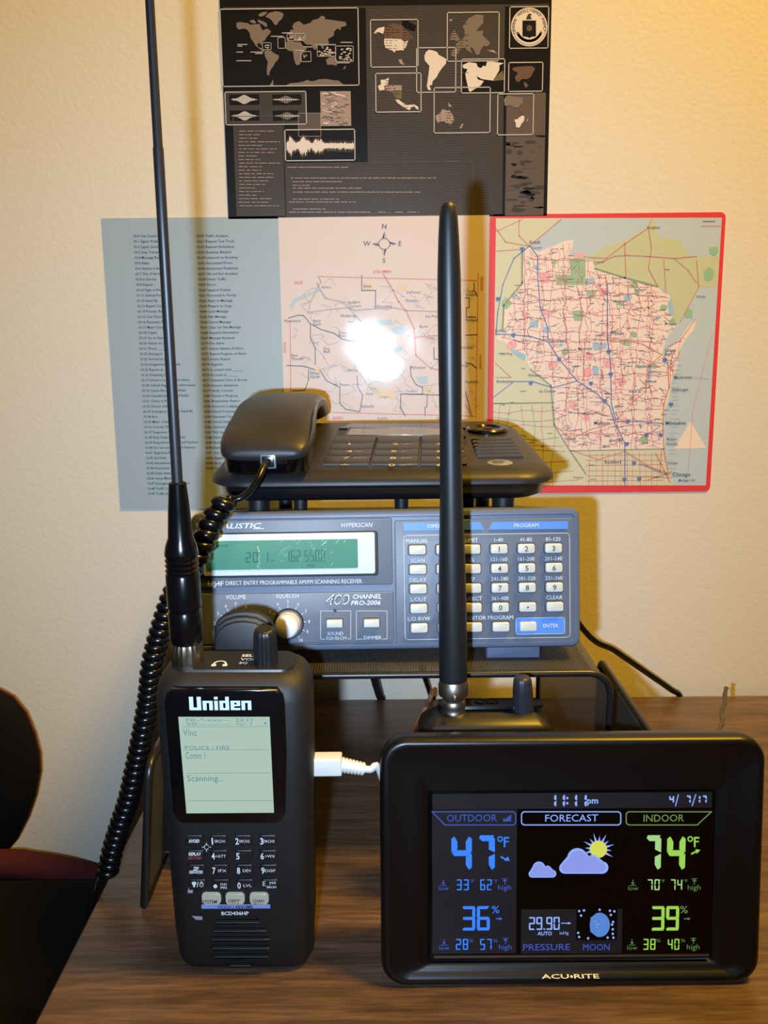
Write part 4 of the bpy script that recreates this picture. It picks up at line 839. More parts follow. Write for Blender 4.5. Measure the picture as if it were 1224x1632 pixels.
# keypad
h2 = lambda x, y: (220 + x / 4.08, 1290 + y / 4.08)
rowy = [195, 292, 386, 482]; colx = [[368, 525, 685, 845], [376, 530, 690, 848], [382, 535, 694, 852], [390, 540, 698, 858]]
KTX = [[('AVOID', None), ('1', 'SRCH1'), ('2', 'SRCH2'), ('3', 'SRCH3')], [('REPLAY', None), ('4', '<ATT'), ('5', ''), ('6', '>WX')], [('ZIP', 'SERVICES'), ('7', 'IFX'), ('8', 'DEV'), ('9', 'DISP')], [('/', None), ('.', 'no'), ('0', 'LVL'), ('E', 'yes')]]
for r in range(4):
    for c in range(4):
        x, y = colx[r][c], rowy[r]
        A = HF.uv(*h2(x - 56, y + 34)); C = HF.uv(*h2(x + 58, y - 36)); b = B(HM)
        b.prism(rri(A[0], C[0], A[1], C[1], .0016), -.0011, .002, .0006, 0)
        Y = -.0013
        def kx(t, x0, y0, x1, y1, m=1, **k): p, q = h2(x0, y0), h2(x1, y1); b.ptext(HF, t, (p[0], p[1], q[0], q[1]), Y, m, **k)
        t, s2 = KTX[r][c]
        if c == 0:
            if r == 0: kx('AVOID', x - 36, y - 12, x + 36, y + 11, bold=.03, shear=.2)
            if r == 1: kx('REPLAY', x - 44, y - 24, x + 40, y - 2, bold=.03, shear=.2); kx('RECORD', x - 48, y + 4, x + 44, y + 22, 2, bold=.03, shear=.2)
            if r == 2: kx('ZIP', x - 20, y - 24, x + 18, y - 2, bold=.03, shear=.2); kx('SERVICES', x - 46, y + 4, x + 44, y + 20, bold=.03, shear=.2); b.stroke([HF.uv(*h2(x - 44, y + 1)), HF.uv(*h2(x + 40, y + 1))], .0002, Y, 1)
            if r == 3:
                kx('/', x - 4, y - 24, x + 8, y + 12, bold=.03)
                b.stroke([HF.uv(*h2(x + 26 + 11 * math.cos(a), y - 6 + 15 * math.sin(a))) for a in [math.radians(-60 + 30 * k) for k in range(11)]], .0003, Y, 1); b.stroke([HF.uv(*h2(x + 26, y - 26)), HF.uv(*h2(x + 26, y - 8))], .0003, Y, 1)
                b.poly2(HP([h2(x - 38, y - 16), h2(x - 30, y - 24), h2(x - 14, y - 24), h2(x - 6, y - 16), h2(x - 14, y), h2(x - 17, y + 12), h2(x - 26, y + 12), h2(x - 29, y)]), Y, 1)
        elif t == '.':
            b.poly2([HF.uv(*h2(x - 34 + 13 * math.cos(k * PI / 6), y + 6 + 13 * math.sin(k * PI / 6))) for k in range(12)], Y, 1); kx('no', x, y - 14, x + 40, y + 2); kx('PRI', x, y + 8, x + 40, y + 22, bold=.02)
        elif t == 'E': kx('E', x - 44, y - 26, x - 26, y + 4); kx('yes', x - 2, y - 24, x + 40, y - 2); kx('SRCH', x - 20, y + 4, x + 42, y + 18, bold=.02)
        else:
            kx(t, x - (42 if t == '1' else 48), y - 20, x - (33 if t == '1' else 26), y + 22, bold=.02)
            if s2: kx(s2, x - (24 if len(s2) > 3 else 10 if s2[0] not in '<>' else 20), y - 8, x + 44, y + 10)
        b.done('key', [BLK, PRINTW, PRINTR], hh)
for x, t, t2 in ((478, 'SYSTEM', ''), (632, 'DEPT', 'SITE'), (788, 'CHAN', 'MOD')):
    A = HF.uv(*h2(x - 58, 608)); C = HF.uv(*h2(x + 60, 536)); b = B(HM)
    b.prism(rri(A[0], C[0], A[1], C[1], .0018), -.0016, .002, .0007, 0); Y = -.0018
    kx(t, x - (54 if len(t) > 4 else 40), 568 if len(t) < 5 else 572, x + (42 if len(t) > 4 else 36), 588 if len(t) < 5 else 596, 1, bold=.02, shear=.15)
    if t2: kx(t2, x - 32, 592, x + 30, 604, 2, bold=.01)
    b.done('key', [glow('lit_white_key', (196, 208, 204), .55) if t == 'SYSTEM' else bpy.data.materials['lit_white_key'], PRINTB, PRINTR], hh)
b = B(HM); Y = -.0004
b.poly2(HP([h2(414, 642), h2(860, 640), h2(860, 613), h2(414, 614)]), Y, 2); Y = -.0006
kx('HOLD / RESUME', 522, 620, 748, 638, 1, bold=.02)
kx('BCD436HP', 544, 658, 722, 682, 0, bold=.03); b.poly2(HP([h2(350, 686), h2(420, 690), h2(420, 712), h2(378, 712)]), Y, 3)
p_ = h2(447, 240)
b.stroke([HF.uv(p_[0] + 3.6 * math.cos(k * PI / 8), p_[1] + 3.6 * math.sin(k * PI / 8)) for k in range(2, 15)], .0003, Y, 0)
for k in range(4): a = k * PI / 2; b.stroke([HF.uv(p_[0] + 4 * math.cos(a), p_[1] + 4 * math.sin(a)), HF.uv(p_[0] + 6.5 * math.cos(a), p_[1] + 6.5 * math.sin(a))], .0003, Y, 0)
b.poly2(HP([h2(325, 518), h2(358, 518), h2(358, 538), h2(325, 538)]), Y, 3); b.stroke([HF.uv(*h2(330, 518)), HF.uv(*h2(332, 506)), HF.uv(*h2(350, 506)), HF.uv(*h2(353, 518))], .0003, Y, 3)
b.done('panel_lettering', [PRINTW, PRINTB, mat('blue_strip', (120, 142, 196), .5), PRINTG], hh, recalc=False)
b = B(HM)
for y, xa, xb in ((715, 505, 785), (770, 490, 830), (826, 480, 850), (882, 485, 850), (938, 495, 840), (996, 600, 730)):
    y2 = y * 1.0; A = HF.uv(*h2(xa, y2 + 12)); C = HF.uv(*h2(xb, y2 - 12)); b.prism(rri(A[0], C[0], A[1], C[1], .0012), -.0001, .001, 0, 1)
    A = HF.uv(*h2(xa - 10, y2 + 30)); C = HF.uv(*h2(xb + 10, y2 + 12)); b.prism(rri(A[0], C[0], A[1], C[1], .0010), -.0008, .001, .0006, 0)
b.done('speaker_grille', [BLKM, mat('slot_black', (5, 5, 6), .8)], hh)
# top plate, knob, clip, connector, antenna
b = B(HM)
b.rings([[(x, y, .1470) for x, y in rr(-.0262, .0262, .0088, .030, .006)], [(x, y, .1482) for x, y in rr(-.0258, .0258, .0092, .0296, .006)]])
for i, t in enumerate(('SEL', 'VOL', 'SQ')):
    vs, fs, a0, a1, b0, b1 = glyphs(t, .02, 0, 1); k = .0026 / (b1 - b0)
    V = b.vs([(.0018 + (x - a0) * k, .0225 - i * .0040 + (y - b0) * k, .1484) for x, y in vs])
    for f in fs: b.face([V[j] for j in f], 1)
pc = [(-.0065 + .0026 * math.cos(a), .0150 + .0030 * math.sin(a)) for a in [math.radians(-20 + 22 * k) for k in range(11)]]
for (xa, ya), (xb, yb) in zip(pc[:-1], pc[1:]):
    l = math.hypot(xb - xa, yb - ya); nx, ny = -(yb - ya) / l * .0004, (xb - xa) / l * .0004
    b.poly([(xa + nx, ya + ny, .1484), (xb + nx, yb + ny, .1484), (xb - nx, yb - ny, .1484), (xa - nx, ya - ny, .1484)], 1)
for e in (pc[0], pc[-1]): b.poly([(e[0] - .001, e[1] - .0014, .1484), (e[0] + .001, e[1] - .0014, .1484), (e[0] + .001, e[1] + .0008, .1484), (e[0] - .001, e[1] + .0008, .1484)], 1)
b.done('top_plate', [BLK, PRINTW], hh)
def pxl(b, P0, P1, yp, rowsv, seg=28, m=0, **k):     # turned part given by its width at heights along the axis seen in the photo
    A, C = at(P0[0], P0[1], 1, yp[0]), at(P1[0], P1[1], 1, yp[1]); L = (C - A).length; prof = []
    for row in rowsv:
        t = (P0[1] - row[0]) / (P0[1] - P1[1]); px = P0[0] + (P1[0] - P0[0]) * t
        r_ = ray(px, row[0]); n = (C - A).normalized()
        # closest approach of the sight line and the axis
        w0 = CAM - A; a_, b_, c_2 = r_.dot(r_), r_.dot(n), 1.0; d_, e_ = r_.dot(w0), n.dot(w0)
        s2 = (a_ * e_ - b_ * d_) / (a_ * c_2 - b_ * b_); P = A + n * s2; dep = (P - CAM).dot(FWD)
        prof.append((s2, row[1] / 2 * dep / F_PX) + tuple(row[2:]))
    b.lathe(A, C, prof, seg, m, **k)
AY = (-.3275, -.349)
ANT = ((299.5, 1062), (238.5, 0))
an = None
b = B(); pxl(b, *ANT, AY, [(1062, 44), (1058, 51), (1030, 51), (1024, 47), (1018, 44)], 44, 0, flute=2, fd=.05); cn = b.done('antenna_connector', NICKD, hh)
b = B(); pxl(b, *ANT, AY, [(1022, 48), (1018, 50), (1016, 52), (974, 53), (972, 50), (968, 50), (966, 54), (915, 54), (911, 49), (908, 54), (904, 48), (900, 54), (896, 48), (892, 54), (888, 48), (884, 54), (878, 53), (868, 49), (856, 40), (815, 35), (769.5, 27.5), (768, 22)], 32, 0)
sl_ = b.done('antenna_sleeve', BLKG, hh)
b = B(); pxl(b, *ANT, AY, [(772, 17.5), (400, 17), (237, 17), (234, 15), (0, 14.5), (-120, 14)], 20, 0); b.done('antenna_rod', RUBM, sl_)
b = B(); kn = at(423, 1063, 1, -.327); kt = at(422, 1002, 1, -.331)
pxl(b, (424, 1065), (421.5, 1001), (-.327, -.331), [(1068, 40), (1064, 41), (1030, 38), (1010, 35.5), (1004, 32), (1001.5, 25)], 48, 0, flute=4, fd=.06); b.done('volume_knob', BLK, hh)
b = B()
cp = [(341, 1062), (341, 1000), (346, 990), (358, 981), (374, 976), (392, 975), (410, 978), (425, 985), (434, 995), (437, 1006), (437, 1062)]
for off, yfr, ybk, mm in ((0, -.3030, -.2990, 0), (1, -.3060, -.3030, 0), (2, -.3080, -.3060, 0)):
    cpo = [at(x + (389 - x) * .045 * off, y + 5.5 * off * (1 if y < 1050 else 0), 1, -.303) for x, y in cp]
    O2 = [(p.x, p.z) for p in cpo]; cx = sum(p[0] for p in O2) / len(O2); cz = min(p[1] for p in O2)
    b.prism(pin(O2), yfr, ybk, .0008, 0)
b.done('belt_clip', mat('dark_clip_plastic', (17, 18, 22), .5), hh)

# ------------------------------------------------------------------ white usb cable
us = thing('usb_cable', 'white USB cable plugged into the right side of the lit handheld scanner', 'cable', at(512, 1226, 1, -.322))
A = at(484, 1227, 1, -.326); C = at(541, 1228, 1, -.326); k = (C.x - A.x)
b = B(); b.box(((A.x + C.x) / 2 - .001, -.3215, A.z + .0005), (k + .004, .0085, .0085), .0008); b.done('plug', WHITEP, us)
b = B(); D = at(579, 1227, 1, -.3225); z = A.z; prof = []
L = D.x - C.x + .002
for i in range(8):
    r1 = .0037 - .0001 * i; s0 = i / 8 * L; prof += [(s0, r1), (s0 + L / 8 * .68, r1), (s0 + L / 8 * .70, r1 - .0006), (s0 + L / 8 * .97, r1 - .0006)]
b.lathe((C.x - .001, -.3215, z + .0004), (D.x, -.3215, D.z), prof, 20); b.done('strain_relief', WHITEP, us)
b = B(); b.tube(smooth([(D.x - .002, -.3215, D.z), at(590, 1226.5, 1, -.3215), at(606, 1230, 1, -.320), (.006, -.312, .050), (.010, -.302, .02), (.014, -.296, .003), (.030, -.2930, .0022), (.06, -.2930, .0022), (.08, -.2930, .0022)], 6), .0017, 10); b.done('cable', WHITEP, us)

# ------------------------------------------------------------------ second handheld scanner
s2 = thing('compact_scanner', 'small black handheld scanner with a thick rubber antenna behind the weather station', 'radio scanner', (.0495, -.276, 0))
YF, YB = -.289, -.262
def zc_(x): return .0045 * (1 - ((x - .050) / .036) ** 2)
def sring(z, i, crown, n=6):
    P = rr(.0165 + i, .0838 - i, YF + i, YB - i, max(.007 - i * .6, .002), n); return [(x, y, z + crown * max(zc_(x), 0)) for x, y in P]
b = B(); b.rings([sring(.0005, .004, 0), sring(.0015, .002, 0), sring(.03, .001, 0), sring(.08, 0, 0), sring(.0935, 0, .6), sring(.0962, .0012, .9), sring(.0975, .003, 1), sring(.0995, .008, 1.2)])
b.done('body', mat('smooth_black', (14, 14, 15), .40), s2, sharp=50)
b = B(); b.rings([[(x, y, .1038 + .0 * x) for x, y in rr(.026, .080, YF + .011, YB - .0045, .004)], [(x, y, .1052) for x, y in rr(.0265, .0795, YF + .0115, YB - .005, .004)]])
for cx in (.0485, .0545):
    P = [(cx + .0028 * math.cos(a), -.2715 + .0028 * math.sin(a), .1055) for a in [k * PI / 8 for k in range(16)]]; b.tube(P, .0005, 6, closed=True)
b.done('top_plate', BLKG, s2)
SA = ((723, 1140), (714.5, 322)); SY = (-.276, -.281)
b = B(); pxl(b, *SA, SY, [(1142, 52), (1137, 50), (1134, 40), (1130, 39), (1128, 37), (1124, 39), (1116, 38), (1114, 34), (1108, 36), (1106, 47), (1104, 48), (1090, 48), (1087, 45), (1082, 44), (1081, 42)], 36, 0)
p = at(724, 1111, 1, -.286); b.lathe(p, p + Vector((0, -.004, 0)), [(0, .0012), (.0018, .0012), (.0024, .0006)], 12); b.done('antenna_connector', NICK, s2)
b = B(); pxl(b, *SA, SY, [(1086, 44), (1075, 45), (980, 45), (900, 42.5), (790, 36.5), (700, 35), (600, 37), (500, 38), (440, 37.5), (380, 33.5), (345, 29.5), (330, 25), (324, 18), (321, 8)], 32, 0); b.done('antenna', RUB, s2, sharp=60)
b = B(); pxl(b, (834, 1138), (832.5, 1078), (-.276, -.278), [(1141, 41), (1137, 40), (1136, 34.5), (1100, 31.5), (1084, 29), (1080, 25), (1078, 18)], 48, 0, flute=4, fd=.05); b.done('knob', mat('blue_black_knob', (34, 36, 44), .45), s2)

# ------------------------------------------------------------------ weather station
VF = Face((0.0818, -0.3478, 0.0), tilt=-5.5, roll=0.2); VM = VF.M
ws = thing('weather_station', 'glossy black colour weather station display standing at the right front of the desk', 'weather station', (.082, -.335, 0))
VH = .1155; VHW = .0853
O = lambda i, x=0: rr(-VHW + i, VHW - i, .0002 + i, VH - i, .0115 - min(i, .008) * .6, 8)
sA = VF.uv(686, 1528, .004); sB = VF.uv(1138, 1260, .004)
iR = rr(sA[0] - .001, sB[0] + .001, sA[1] - .0025, sB[1] + .001, .002, 8)
def mixr(a, c, t): return [(p[0] * (1 - t) + q[0] * t, p[1] * (1 - t) + q[1] * t) for p, q in zip(a, c)]
b = B(VM)
R0 = [[(x, .024, z) for x, z in O(.010)], [(x, .020, z) for x, z in O(.004)], [(x, .012, z) for x, z in O(.0010)], [(x, .006, z) for x, z in O(0)], [(x, .002, z) for x, z in O(.0004)], [(x, .0004, z) for x, z in O(.0016)], [(x, 0, z) for x, z in O(.003)]]
of = O(.0045)
R0 += [[(x, .0006, z) for x, z in of], [(x, .0022, z) for x, z in mixr(of, iR, .25)], [(x, .0034, z) for x, z in mixr(of, iR, .6)], [(x, .0040, z) for x, z in iR], [(x, .0052, z) for x, z in mixr(iR, [(sum(p[0] for p in iR) / len(iR), sum(p[1] for p in iR) / len(iR))] * len(iR), .01)]]
b.rings(R0); b.done('housing', mat('piano_black', (6, 6, 7), .36, spec=.4), ws, sharp=60)
b = B(); b.box((.082, -.312, .018), (.09, .03, .034), .003); b.done('stand', BLKG, ws)
# screen
b = B(VM); SY_ = .0036
p = rr(sA[0], sB[0], sA[1], sB[1], .001); b.prism(lambda i: p, SY_, .006, 0, 0)
cz = [(686, 1258, 828, 1528), (1000, 1258, 1140, 1528)]
def sp_(x0, y0, x1, y1, m, l=.0001): a = VF.uv(x0, y1, SY_); c = VF.uv(x1, y0, SY_); b.poly2(rr(a[0], c[0], a[1], c[1], 0), SY_ - l, m)
sp_(689, 1262, 1135, 1290, 1); sp_(689, 1290, 824, 1520, 1); sp_(830, 1448, 992, 1520, 1); sp_(918, 1446, 984, 1498, 0, .0002)
sp_(692, 1520, 1130, 1527, 2)
b.done('screen_panel', [mat('screen_black', (2, 2, 3), .2, spec=.3), glow('screen_blue_haze', (17, 22, 40), .3), mat('screen_sill', (70, 62, 52), .4)], ws, recalc=False)
class VFace(Face):
    def uv(s, px, py, y=None): return Face.uv(s, px, py, SY_)
VF = VFace(None, M=VM); EY = SY_ - .0004
E_M = [glow('lcd_blue', (52, 130, 255), 1.0), glow('lcd_pale_blue', (146, 178, 255), .95), glow('lcd_green', (158, 214, 84), .95), glow('lcd_dim_blue', (62, 92, 196), .85), glow('lcd_dim_green', (98, 134, 72), .8), glow('lcd_header_green', (126, 160, 92), .75), glow('lcd_sun', (222, 226, 92), .9), glow('lcd_cloud', (142, 158, 240), .9), glow('lcd_cloud_shade', (112, 126, 220), .85), glow('lcd_moon', (84, 142, 224), .85), glow('lcd_pale_green', (170, 220, 140), .9)]
b = B(VM)
V = lambda x, y: VF.uv(600 + x / 1.9615, 1150 + y / 1.9615)
VP = lambda x, y: (600 + x / 1.9615, 1150 + y / 1.9615)
def vt(t, x0, y0, x1, y1, m, **k): p, q = VP(x0, y0), VP(x1, y1); b.ptext(VF, t, (p[0], p[1], q[0], q[1]), EY, m, **k)
def vd(t, x0, y0, x1, y1, m, th=.24, sl=0.0, gap=.35): p, q = VP(x0, y0), VP(x1, y1); b.pdigits(VF, t, (p[0], p[1], q[0], q[1]), EY, m, th, sl, gap)
UP = 1 / 1.9615 / 3560
def vs_(pts, wd, m, closed=False): b.stroke([V(*p) for p in pts], wd * UP, EY, m, closed)
def dg(ch, x0, y0, x1, y1, m, t): a = V(x0, y1); c = V(x1, y0); b.digit(ch, a[0], a[1], c[0] - a[0], c[1] - a[1], t * UP, EY, m)
# time and date
for x in (557, 584, 622, 652): dg('1', x - 12, 226, x + 5, 266, 1, 7)
for y in (238, 254): b.poly2([V(596 + 4 * math.cos(k), y + 4 * math.sin(k)) for k in range(6)], EY, 1)
vt('pm', 658, 242, 692, 262, 1, bold=.02)
dg('4', 914, 230, 930, 254, 1, 5); vs_([(934, 262), (943, 228)], 3, 1); dg('7', 968, 230, 982, 254, 1, 5); vs_([(986, 262), (997, 228)], 3, 1); dg('1', 1002, 230, 1012, 254, 1, 5); dg('7', 1018, 230, 1032, 254, 1, 5)
# headers
def hdr(pts, m, wd=3.2): vs_(pts, wd, m, True)
arc = lambda cx, cy, r, a0, a1, n=5: [(cx + r * math.cos(math.radians(a0 + (a1 - a0) * k / n)), cy + r * math.sin(math.radians(a0 + (a1 - a0) * k / n))) for k in range(n + 1)]
hdr([(174, 281)] + arc(425, 291, 10, -90, 0) + arc(425, 312, 10, 0, 90) + [(214, 322)], 3)
hdr(arc(463, 291, 10, 180, 270) + arc(753, 291, 10, -90, 0) + arc(753, 312, 10, 0, 90) + arc(463, 312, 10, 90, 180), 1, 3.4)
hdr(arc(790, 291, 10, 180, 270) + [(1046, 281), (1002, 322)] + arc(790, 312, 10, 90, 180), 5)
vt('OUTDOOR', 220, 290, 376, 312, 3); vt('FORECAST', 527, 290, 692, 312, 1); vt('INDOOR', 834, 290, 960, 312, 5)
for k, hgt_ in enumerate((10, 8, 12, 16, 20)): a = V(396 + k * 5, 311); c = V(400.5 + k * 5, 311 - hgt_); b.poly2(rr(a[0], c[0], a[1], c[1], 0), EY, 3)
# big temperatures
dg('4', 234, 354, 298, 466, 0, 19); dg('7', 318, 354, 370, 466, 0, 19)
dg('7', 840, 354, 890, 466, 10, 19); dg('4', 906, 354, 966, 466, 2, 19)
for x, m in ((378, 0), (972, 2)):
    vs_([(x + 8 + 7 * math.cos(k * PI / 6), 366 + 7 * math.sin(k * PI / 6)) for k in range(12)], 3.4, m, True)
    vs_([(x + 34, 362), (x + 22, 362), (x + 22, 389)], 5, m); vs_([(x + 22, 374), (x + 33, 374)], 4, m)
vs_([(390, 422), (404, 430)], 5, 0); b.poly2([V(399, 434), V(416, 434), V(410, 420)], EY, 0)
vs_([(985, 412), (1000, 404)], 5, 2); b.poly2([V(996, 398), V(1012, 400), V(1000, 412)], EY, 2)
def lowhigh(x, y, lo_, hi_, unit, m, md, dx=0):
    vs_([(x + 15, y), (x + 15, y + 10)], 2.4, md); b.poly2([V(x + 9, y + 8), V(x + 21, y + 8), V(x + 15, y + 15)], EY, md); vs_([(x + 6, y + 17), (x + 24, y + 17)], 2.2, md)
    vt('low', x, y + 19, x + 32, y + 32, md)
    vd(lo_, x + 56 + dx, y - 2, x + 94 + dx, y + 32, m, .24); vd(hi_, x + 130 + dx * .6, y - 2, x + 166 + dx * .6, y + 32, m, .24)
    vt(unit, x + 96 + dx, y - 2, x + 110 + dx, y + 8, md); vt(unit, x + 170 + dx * .4, y - 2, x + 184 + dx * .4, y + 8, md)
    X_ = x + 207; b.poly2([V(X_ - 7, y + 4), V(X_ + 7, y + 4), V(X_, y - 4)], EY, md); vs_([(X_, y + 2), (X_, y + 13)], 2.4, md); vs_([(X_ - 8, y - 4), (X_ + 8, y - 4)], 2, md)
    vt('high', x + 186, y + 15, x + 226, y + 36, md)
lowhigh(194, 494, '33', '62', '\u00b0F', 0, 3); lowhigh(786, 494, '70', '74', '\u00b0F', 10, 4, 4)
lowhigh(196, 680, '28', '57', '%', 0, 3, -4); lowhigh(783, 680, '38', '40', '%', 2, 4, -6)
vd('36', 268, 576, 354, 652, 0, .24, 0, .12); vd('39', 858, 576, 944, 652, 2, .24, 0, .12)
for x, m in ((360, 0), (948, 5)):
    vt('%', x, 575, x + 24, 598, m); vs_([(x + 14, 615), (x + 28, 615)], 2.6, m); b.poly2([V(x + 24, 611), V(x + 33, 615), V(x + 24, 619)], EY, m)
vd('29.90', 476, 610, 572, 650, 1, .24, 0, .2); vs_([(578, 629), (606, 629)], 2.6, 1); b.poly2([V(598, 625), V(608, 629), V(598, 633)], EY, 1)
vt('AUTO', 503, 655, 548, 667, 1, bold=.02); vt('inHg', 572, 655, 600, 667, 1)
vt('PRESSURE', 458, 694, 604, 714, 3); vt('MOON', 645, 694, 728, 714, 3)
# sun, clouds, moon
sx, sy = 693, 398
for k in range(16):
    a = k * PI / 8 + .1; r2 = 52 if k % 2 else 42; a1 = a - .19; a2 = a + .19
    if math.sin(a) > .55 and math.cos(a) < .7: continue
    b.poly2([V(sx + 22 * math.cos(a1), sy + 22 * math.sin(a1)), V(sx + r2 * math.cos(a), sy + r2 * math.sin(a)), V(sx + 22 * math.cos(a2), sy + 22 * math.sin(a2))], EY + .00005, 1)
b.poly2([V(sx + 27 * math.cos(k * PI / 12), sy + 27 * math.sin(k * PI / 12)) for k in range(24)], EY, 6)
def cloud(x0, x1, yb, ht_, m0, m1):
    w_ = x1 - x0
    P = arc(x0 + .14 * w_, yb - .22 * ht_, .22 * ht_, 90, 230, 6) + arc(x0 + .39 * w_, yb - .60 * ht_, .40 * ht_, 190, 330, 8) + arc(x0 + .70 * w_, yb - .50 * ht_, .24 * ht_, 230, 320, 5) + arc(x0 + .88 * w_, yb - .24 * ht_, .24 * ht_, 280, 450, 7)
    b.poly2([V(*p) for p in P], EY - .0001, m0)
    cx, cy = x0 + w_ / 2, yb - ht_ * .36
    b.poly2([V(cx + (p[0] - cx) * .90, cy + (p[1] - cy) * .86) for p in P], EY - .00016, m1)
cloud(566, 724, 474, 80, 1, 7); cloud(474, 560, 486, 50, 1, 7)
mx_, my_ = 697, 634
P = [(mx_ + 32 * math.cos(math.radians(q)), my_ + 38 * math.sin(math.radians(q))) for q in range(-110, 111, 10)]
b.poly2([V(*p) for p in P] + [V(668, 655), V(666, 634), V(669, 612)], EY, 9)
for k in range(14):
    R = random.Random(70 + k); x, y = R.uniform(676, 712), R.uniform(606, 660); vs_([(x, y), (x + R.uniform(2, 9), y + R.uniform(-4, 4))], 2.4, 1 if k % 2 else 8)
for x, y in ((633, 591), (648, 589), (639, 605), (697, 587), (729, 590), (743, 592), (732, 603), (739, 625), (736, 633), (630, 659), (633, 672), (738, 648), (661, 676), (722, 674), (738, 662), (740, 674)): b.poly2([V(x + 4 * math.cos(k * PI / 3), y + 4 * math.sin(k * PI / 3)) for k in range(6)], EY, 1)
b.done('lcd_segments', E_M, ws, recalc=False)
# maker's mark
MF = Face(None, M=VM)
mz0 = MF.uv(910, 1558, .0024)[1]; mz1 = MF.uv(910, 1550, .0024)[1]
zo, zi = .0047, min(p[1] for p in iR)
def dish(z):
    t = (z - zo) / (zi - zo)
    return .0006 + (.0016 * t / .25 if t < .25 else .0016 + .0012 * (t - .25) / .35 if t < .6 else .0028 + .0006 * (t - .6) / .4)
d0, d1 = dish(mz0), dish(mz1); ang = math.atan2(d1 - d0, mz1 - mz0)
LM_ = VM @ Matrix.Translation((0, d0 - .00025, mz0)) @ Matrix.Rotation(-ang, 4, 'X')
MF = Face(None, M=LM_); b = B(LM_)
b.ptext(MF, 'ACU RITE', (600 + 517 / 1.9615, 1150 + 790 / 1.9615, 600 + 697 / 1.9615, 1150 + 804 / 1.9615), 0, 0, bold=.012, space=1.0)
p = MF.uv(600 + 610 / 1.9615, 1150 + 797 / 1.9615); b.poly2(circ(p[0], p[1], .0006, 10), 0, 0)
b.done('wordmark', mat('silver_mark', (190, 196, 196), .45), ws, recalc=False)

# ------------------------------------------------------------------ loose cables
def cablething(name, label, pts, r, m, n=6, group=None):
    b = B(); b.tube(smooth(pts, n), r, 10); return tag(b.done(name, m), label, 'cable', group)
cablething('power_cord', 'black power cord slanting from the base scanner down behind the desk on the right', [(.094, -.052, .157), at(928, 1001, 1, -.034), at(980, 1037, 1, -.027), at(1032, 1073, 1, -.019), at(1068, 1098, 1, -.012), at(1084, 1112, 1, -.0060), (.243, -.0058, -.03), (.244, -.0058, -.12)], .0024, CORDM)
cablething('hanging_cord', 'single black cord hanging under the riser beside the thick rubber antenna', [at(671, 1062, 1, -.028), at(679, 1085, 1, -.022), at(686, 1106, 1, -.010), at(690, 1120, 1, -.0058) , (.033, -.0056, -.05)], .0022, CORDM, group='cords hanging under the riser')
cablething('hanging_cord', 'pair of black cords hanging under the riser nearest the lit handheld', [at(592, 1060, 1, -.028), at(598, 1085, 1, -.022), at(605, 1108, 1, -.010), at(608, 1121, 1, -.0058), (-.006, -.0056, -.05)], .0034, mat('dull_black_cord', (34, 30, 27), .4), group='cords hanging under the riser')
z0 = .0019
cablething('tan_cable', 'thin tan cable lying on the desk left of the compact scanner', [at(689, 1101, 1, -.05), at(686, 1112, 1, -.075), at(680, 1125, 2, .012), at(672, 1140, 2, .006), at(662, 1155, 2, z0), at(657, 1168, 2, z0), at(663, 1174, 2, z0), at(684, 1176, 2, z0)], .0018, mat('tan_sheath', (176, 128, 98), .5))
b = B(); tw = [at(1157, 1096, 1, -.10), at(1155, 1118, 1, -.115), at(1150, 1138, 1, -.13), at(1152, 1146, 1, -.14), at(1146, 1168, 1, -.16), at(1142, 1190, 1, -.18)]
last = tw[-1]; tw += [Vector((last.x - .001, last.y - .02, .0016))]
b.tube(smooth(tw, 6), .0013, 8); b.tube([p + Vector((.0012 * math.cos(i * .9), .0012 * math.sin(i * .9), 0)) for i, p in enumerate(smooth(tw, 6))], .0009, 6)
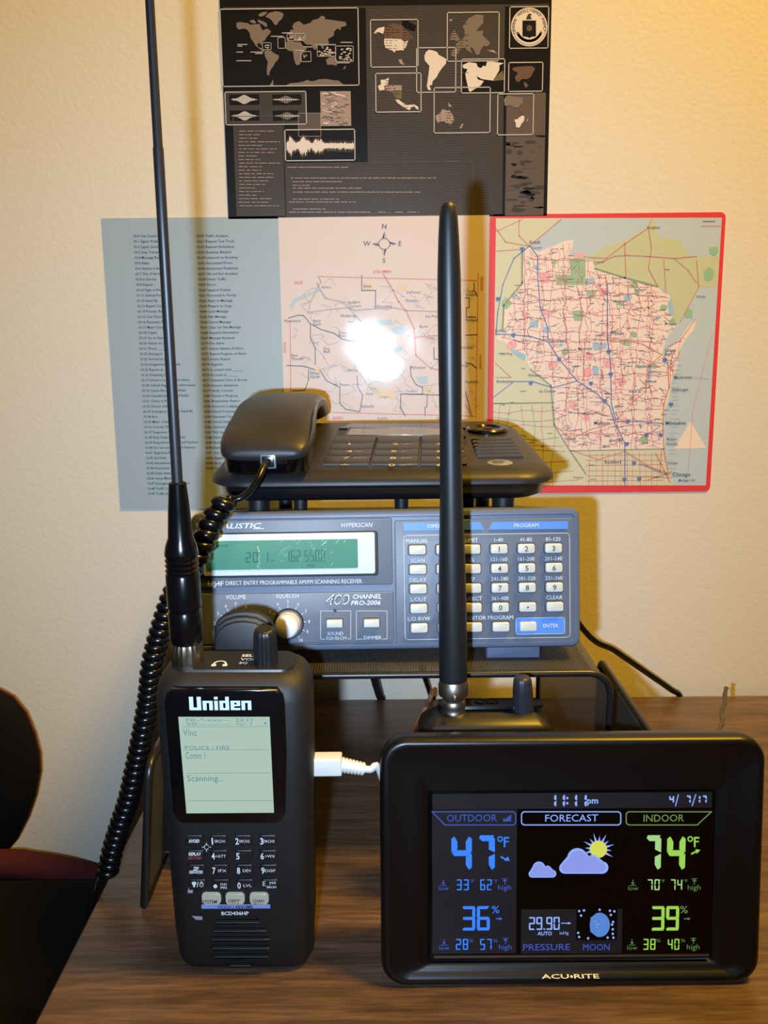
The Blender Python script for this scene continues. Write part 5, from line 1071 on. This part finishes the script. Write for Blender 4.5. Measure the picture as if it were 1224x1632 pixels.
tag(b.done('wire_tie', mat('grey_wire', (66, 60, 56), .45)), 'twisted grey wire tie sticking up behind the right end of the weather station', 'wire')

# ------------------------------------------------------------------ black chair at the left
ch = thing('chair', 'black upholstered chair with maroon edging at the left of the desk', 'chair', (-.36, -.40, -.64))
FAB = mat('black_upholstery', (9, 9, 11), .9, spec=.15, bump=.4, bscale=1500, bdist=.0003); MAR = mat('maroon_fabric', (70, 28, 32), .9, spec=.2, bump=.4, bscale=1500, bdist=.0003)
zt = at(80, 1387, 1, -.085).z
b = B(); b.box((-.425, -.385, zt - .035), (.49, .60, .07), .018); b.done('seat', FAB, ch)
b = B(); e0 = at(0, 1378, 1, -.062); L = smooth([e0 + Vector((-.30, 0, -.004)), e0 + Vector((-.12, 0, -.001)), e0, at(45, 1381, 1, -.062), at(90, 1388, 1, -.062), at(130, 1398, 1, -.062), at(165, 1411, 1, -.062), at(195, 1428, 1, -.064)], 8)
b.tube(L, .0118, 16); b.done('seat_piping', MAR, ch)
bo = [(0, 1098), (22, 1110), (42, 1135), (56, 1168), (64, 1200), (65, 1228), (58, 1265), (46, 1300), (28, 1335), (6, 1362)]
half = [at(x, y, 1, -.036) for x, y in bo]; xm = half[0].x - .09
out = [(p.x, p.z) for p in half]; out = out + [(2 * xm - x, z) for x, z in reversed(out)]
cx = xm; cz = sum(z for _, z in out) / len(out)
b = B(); R1 = []
for yy_, k in ((-.058, .55), (-.055, .80), (-.048, .94), (-.039, 1.0), (-.031, .97), (-.025, .85), (-.023, .6)): R1.append([(cx + (x - cx) * k, yy_, cz + (z - cz) * k) for x, z in out])
b.rings(R1); b.done('backrest', FAB, ch, sharp=70)
b = B(); b.tube([(cx + (x - cx) * 1.0, -.037, cz + (z - cz) * 1.0) for x, z in out], .0010, 8, closed=True); b.done('back_piping', MAR, ch)
b = B(); b.box((xm, -.030, zt - .02), (.06, .012, .12), .004); b.done('back_post', BLKM, ch)
for x in (-.63, -.20):
    for y in (-.65, -.12): b = B(); b.lathe((x, y, -.64), (x, y, zt - .05), [(0, .012), (.59 + zt, .016)], 16); b.done('leg', BLKM, ch)
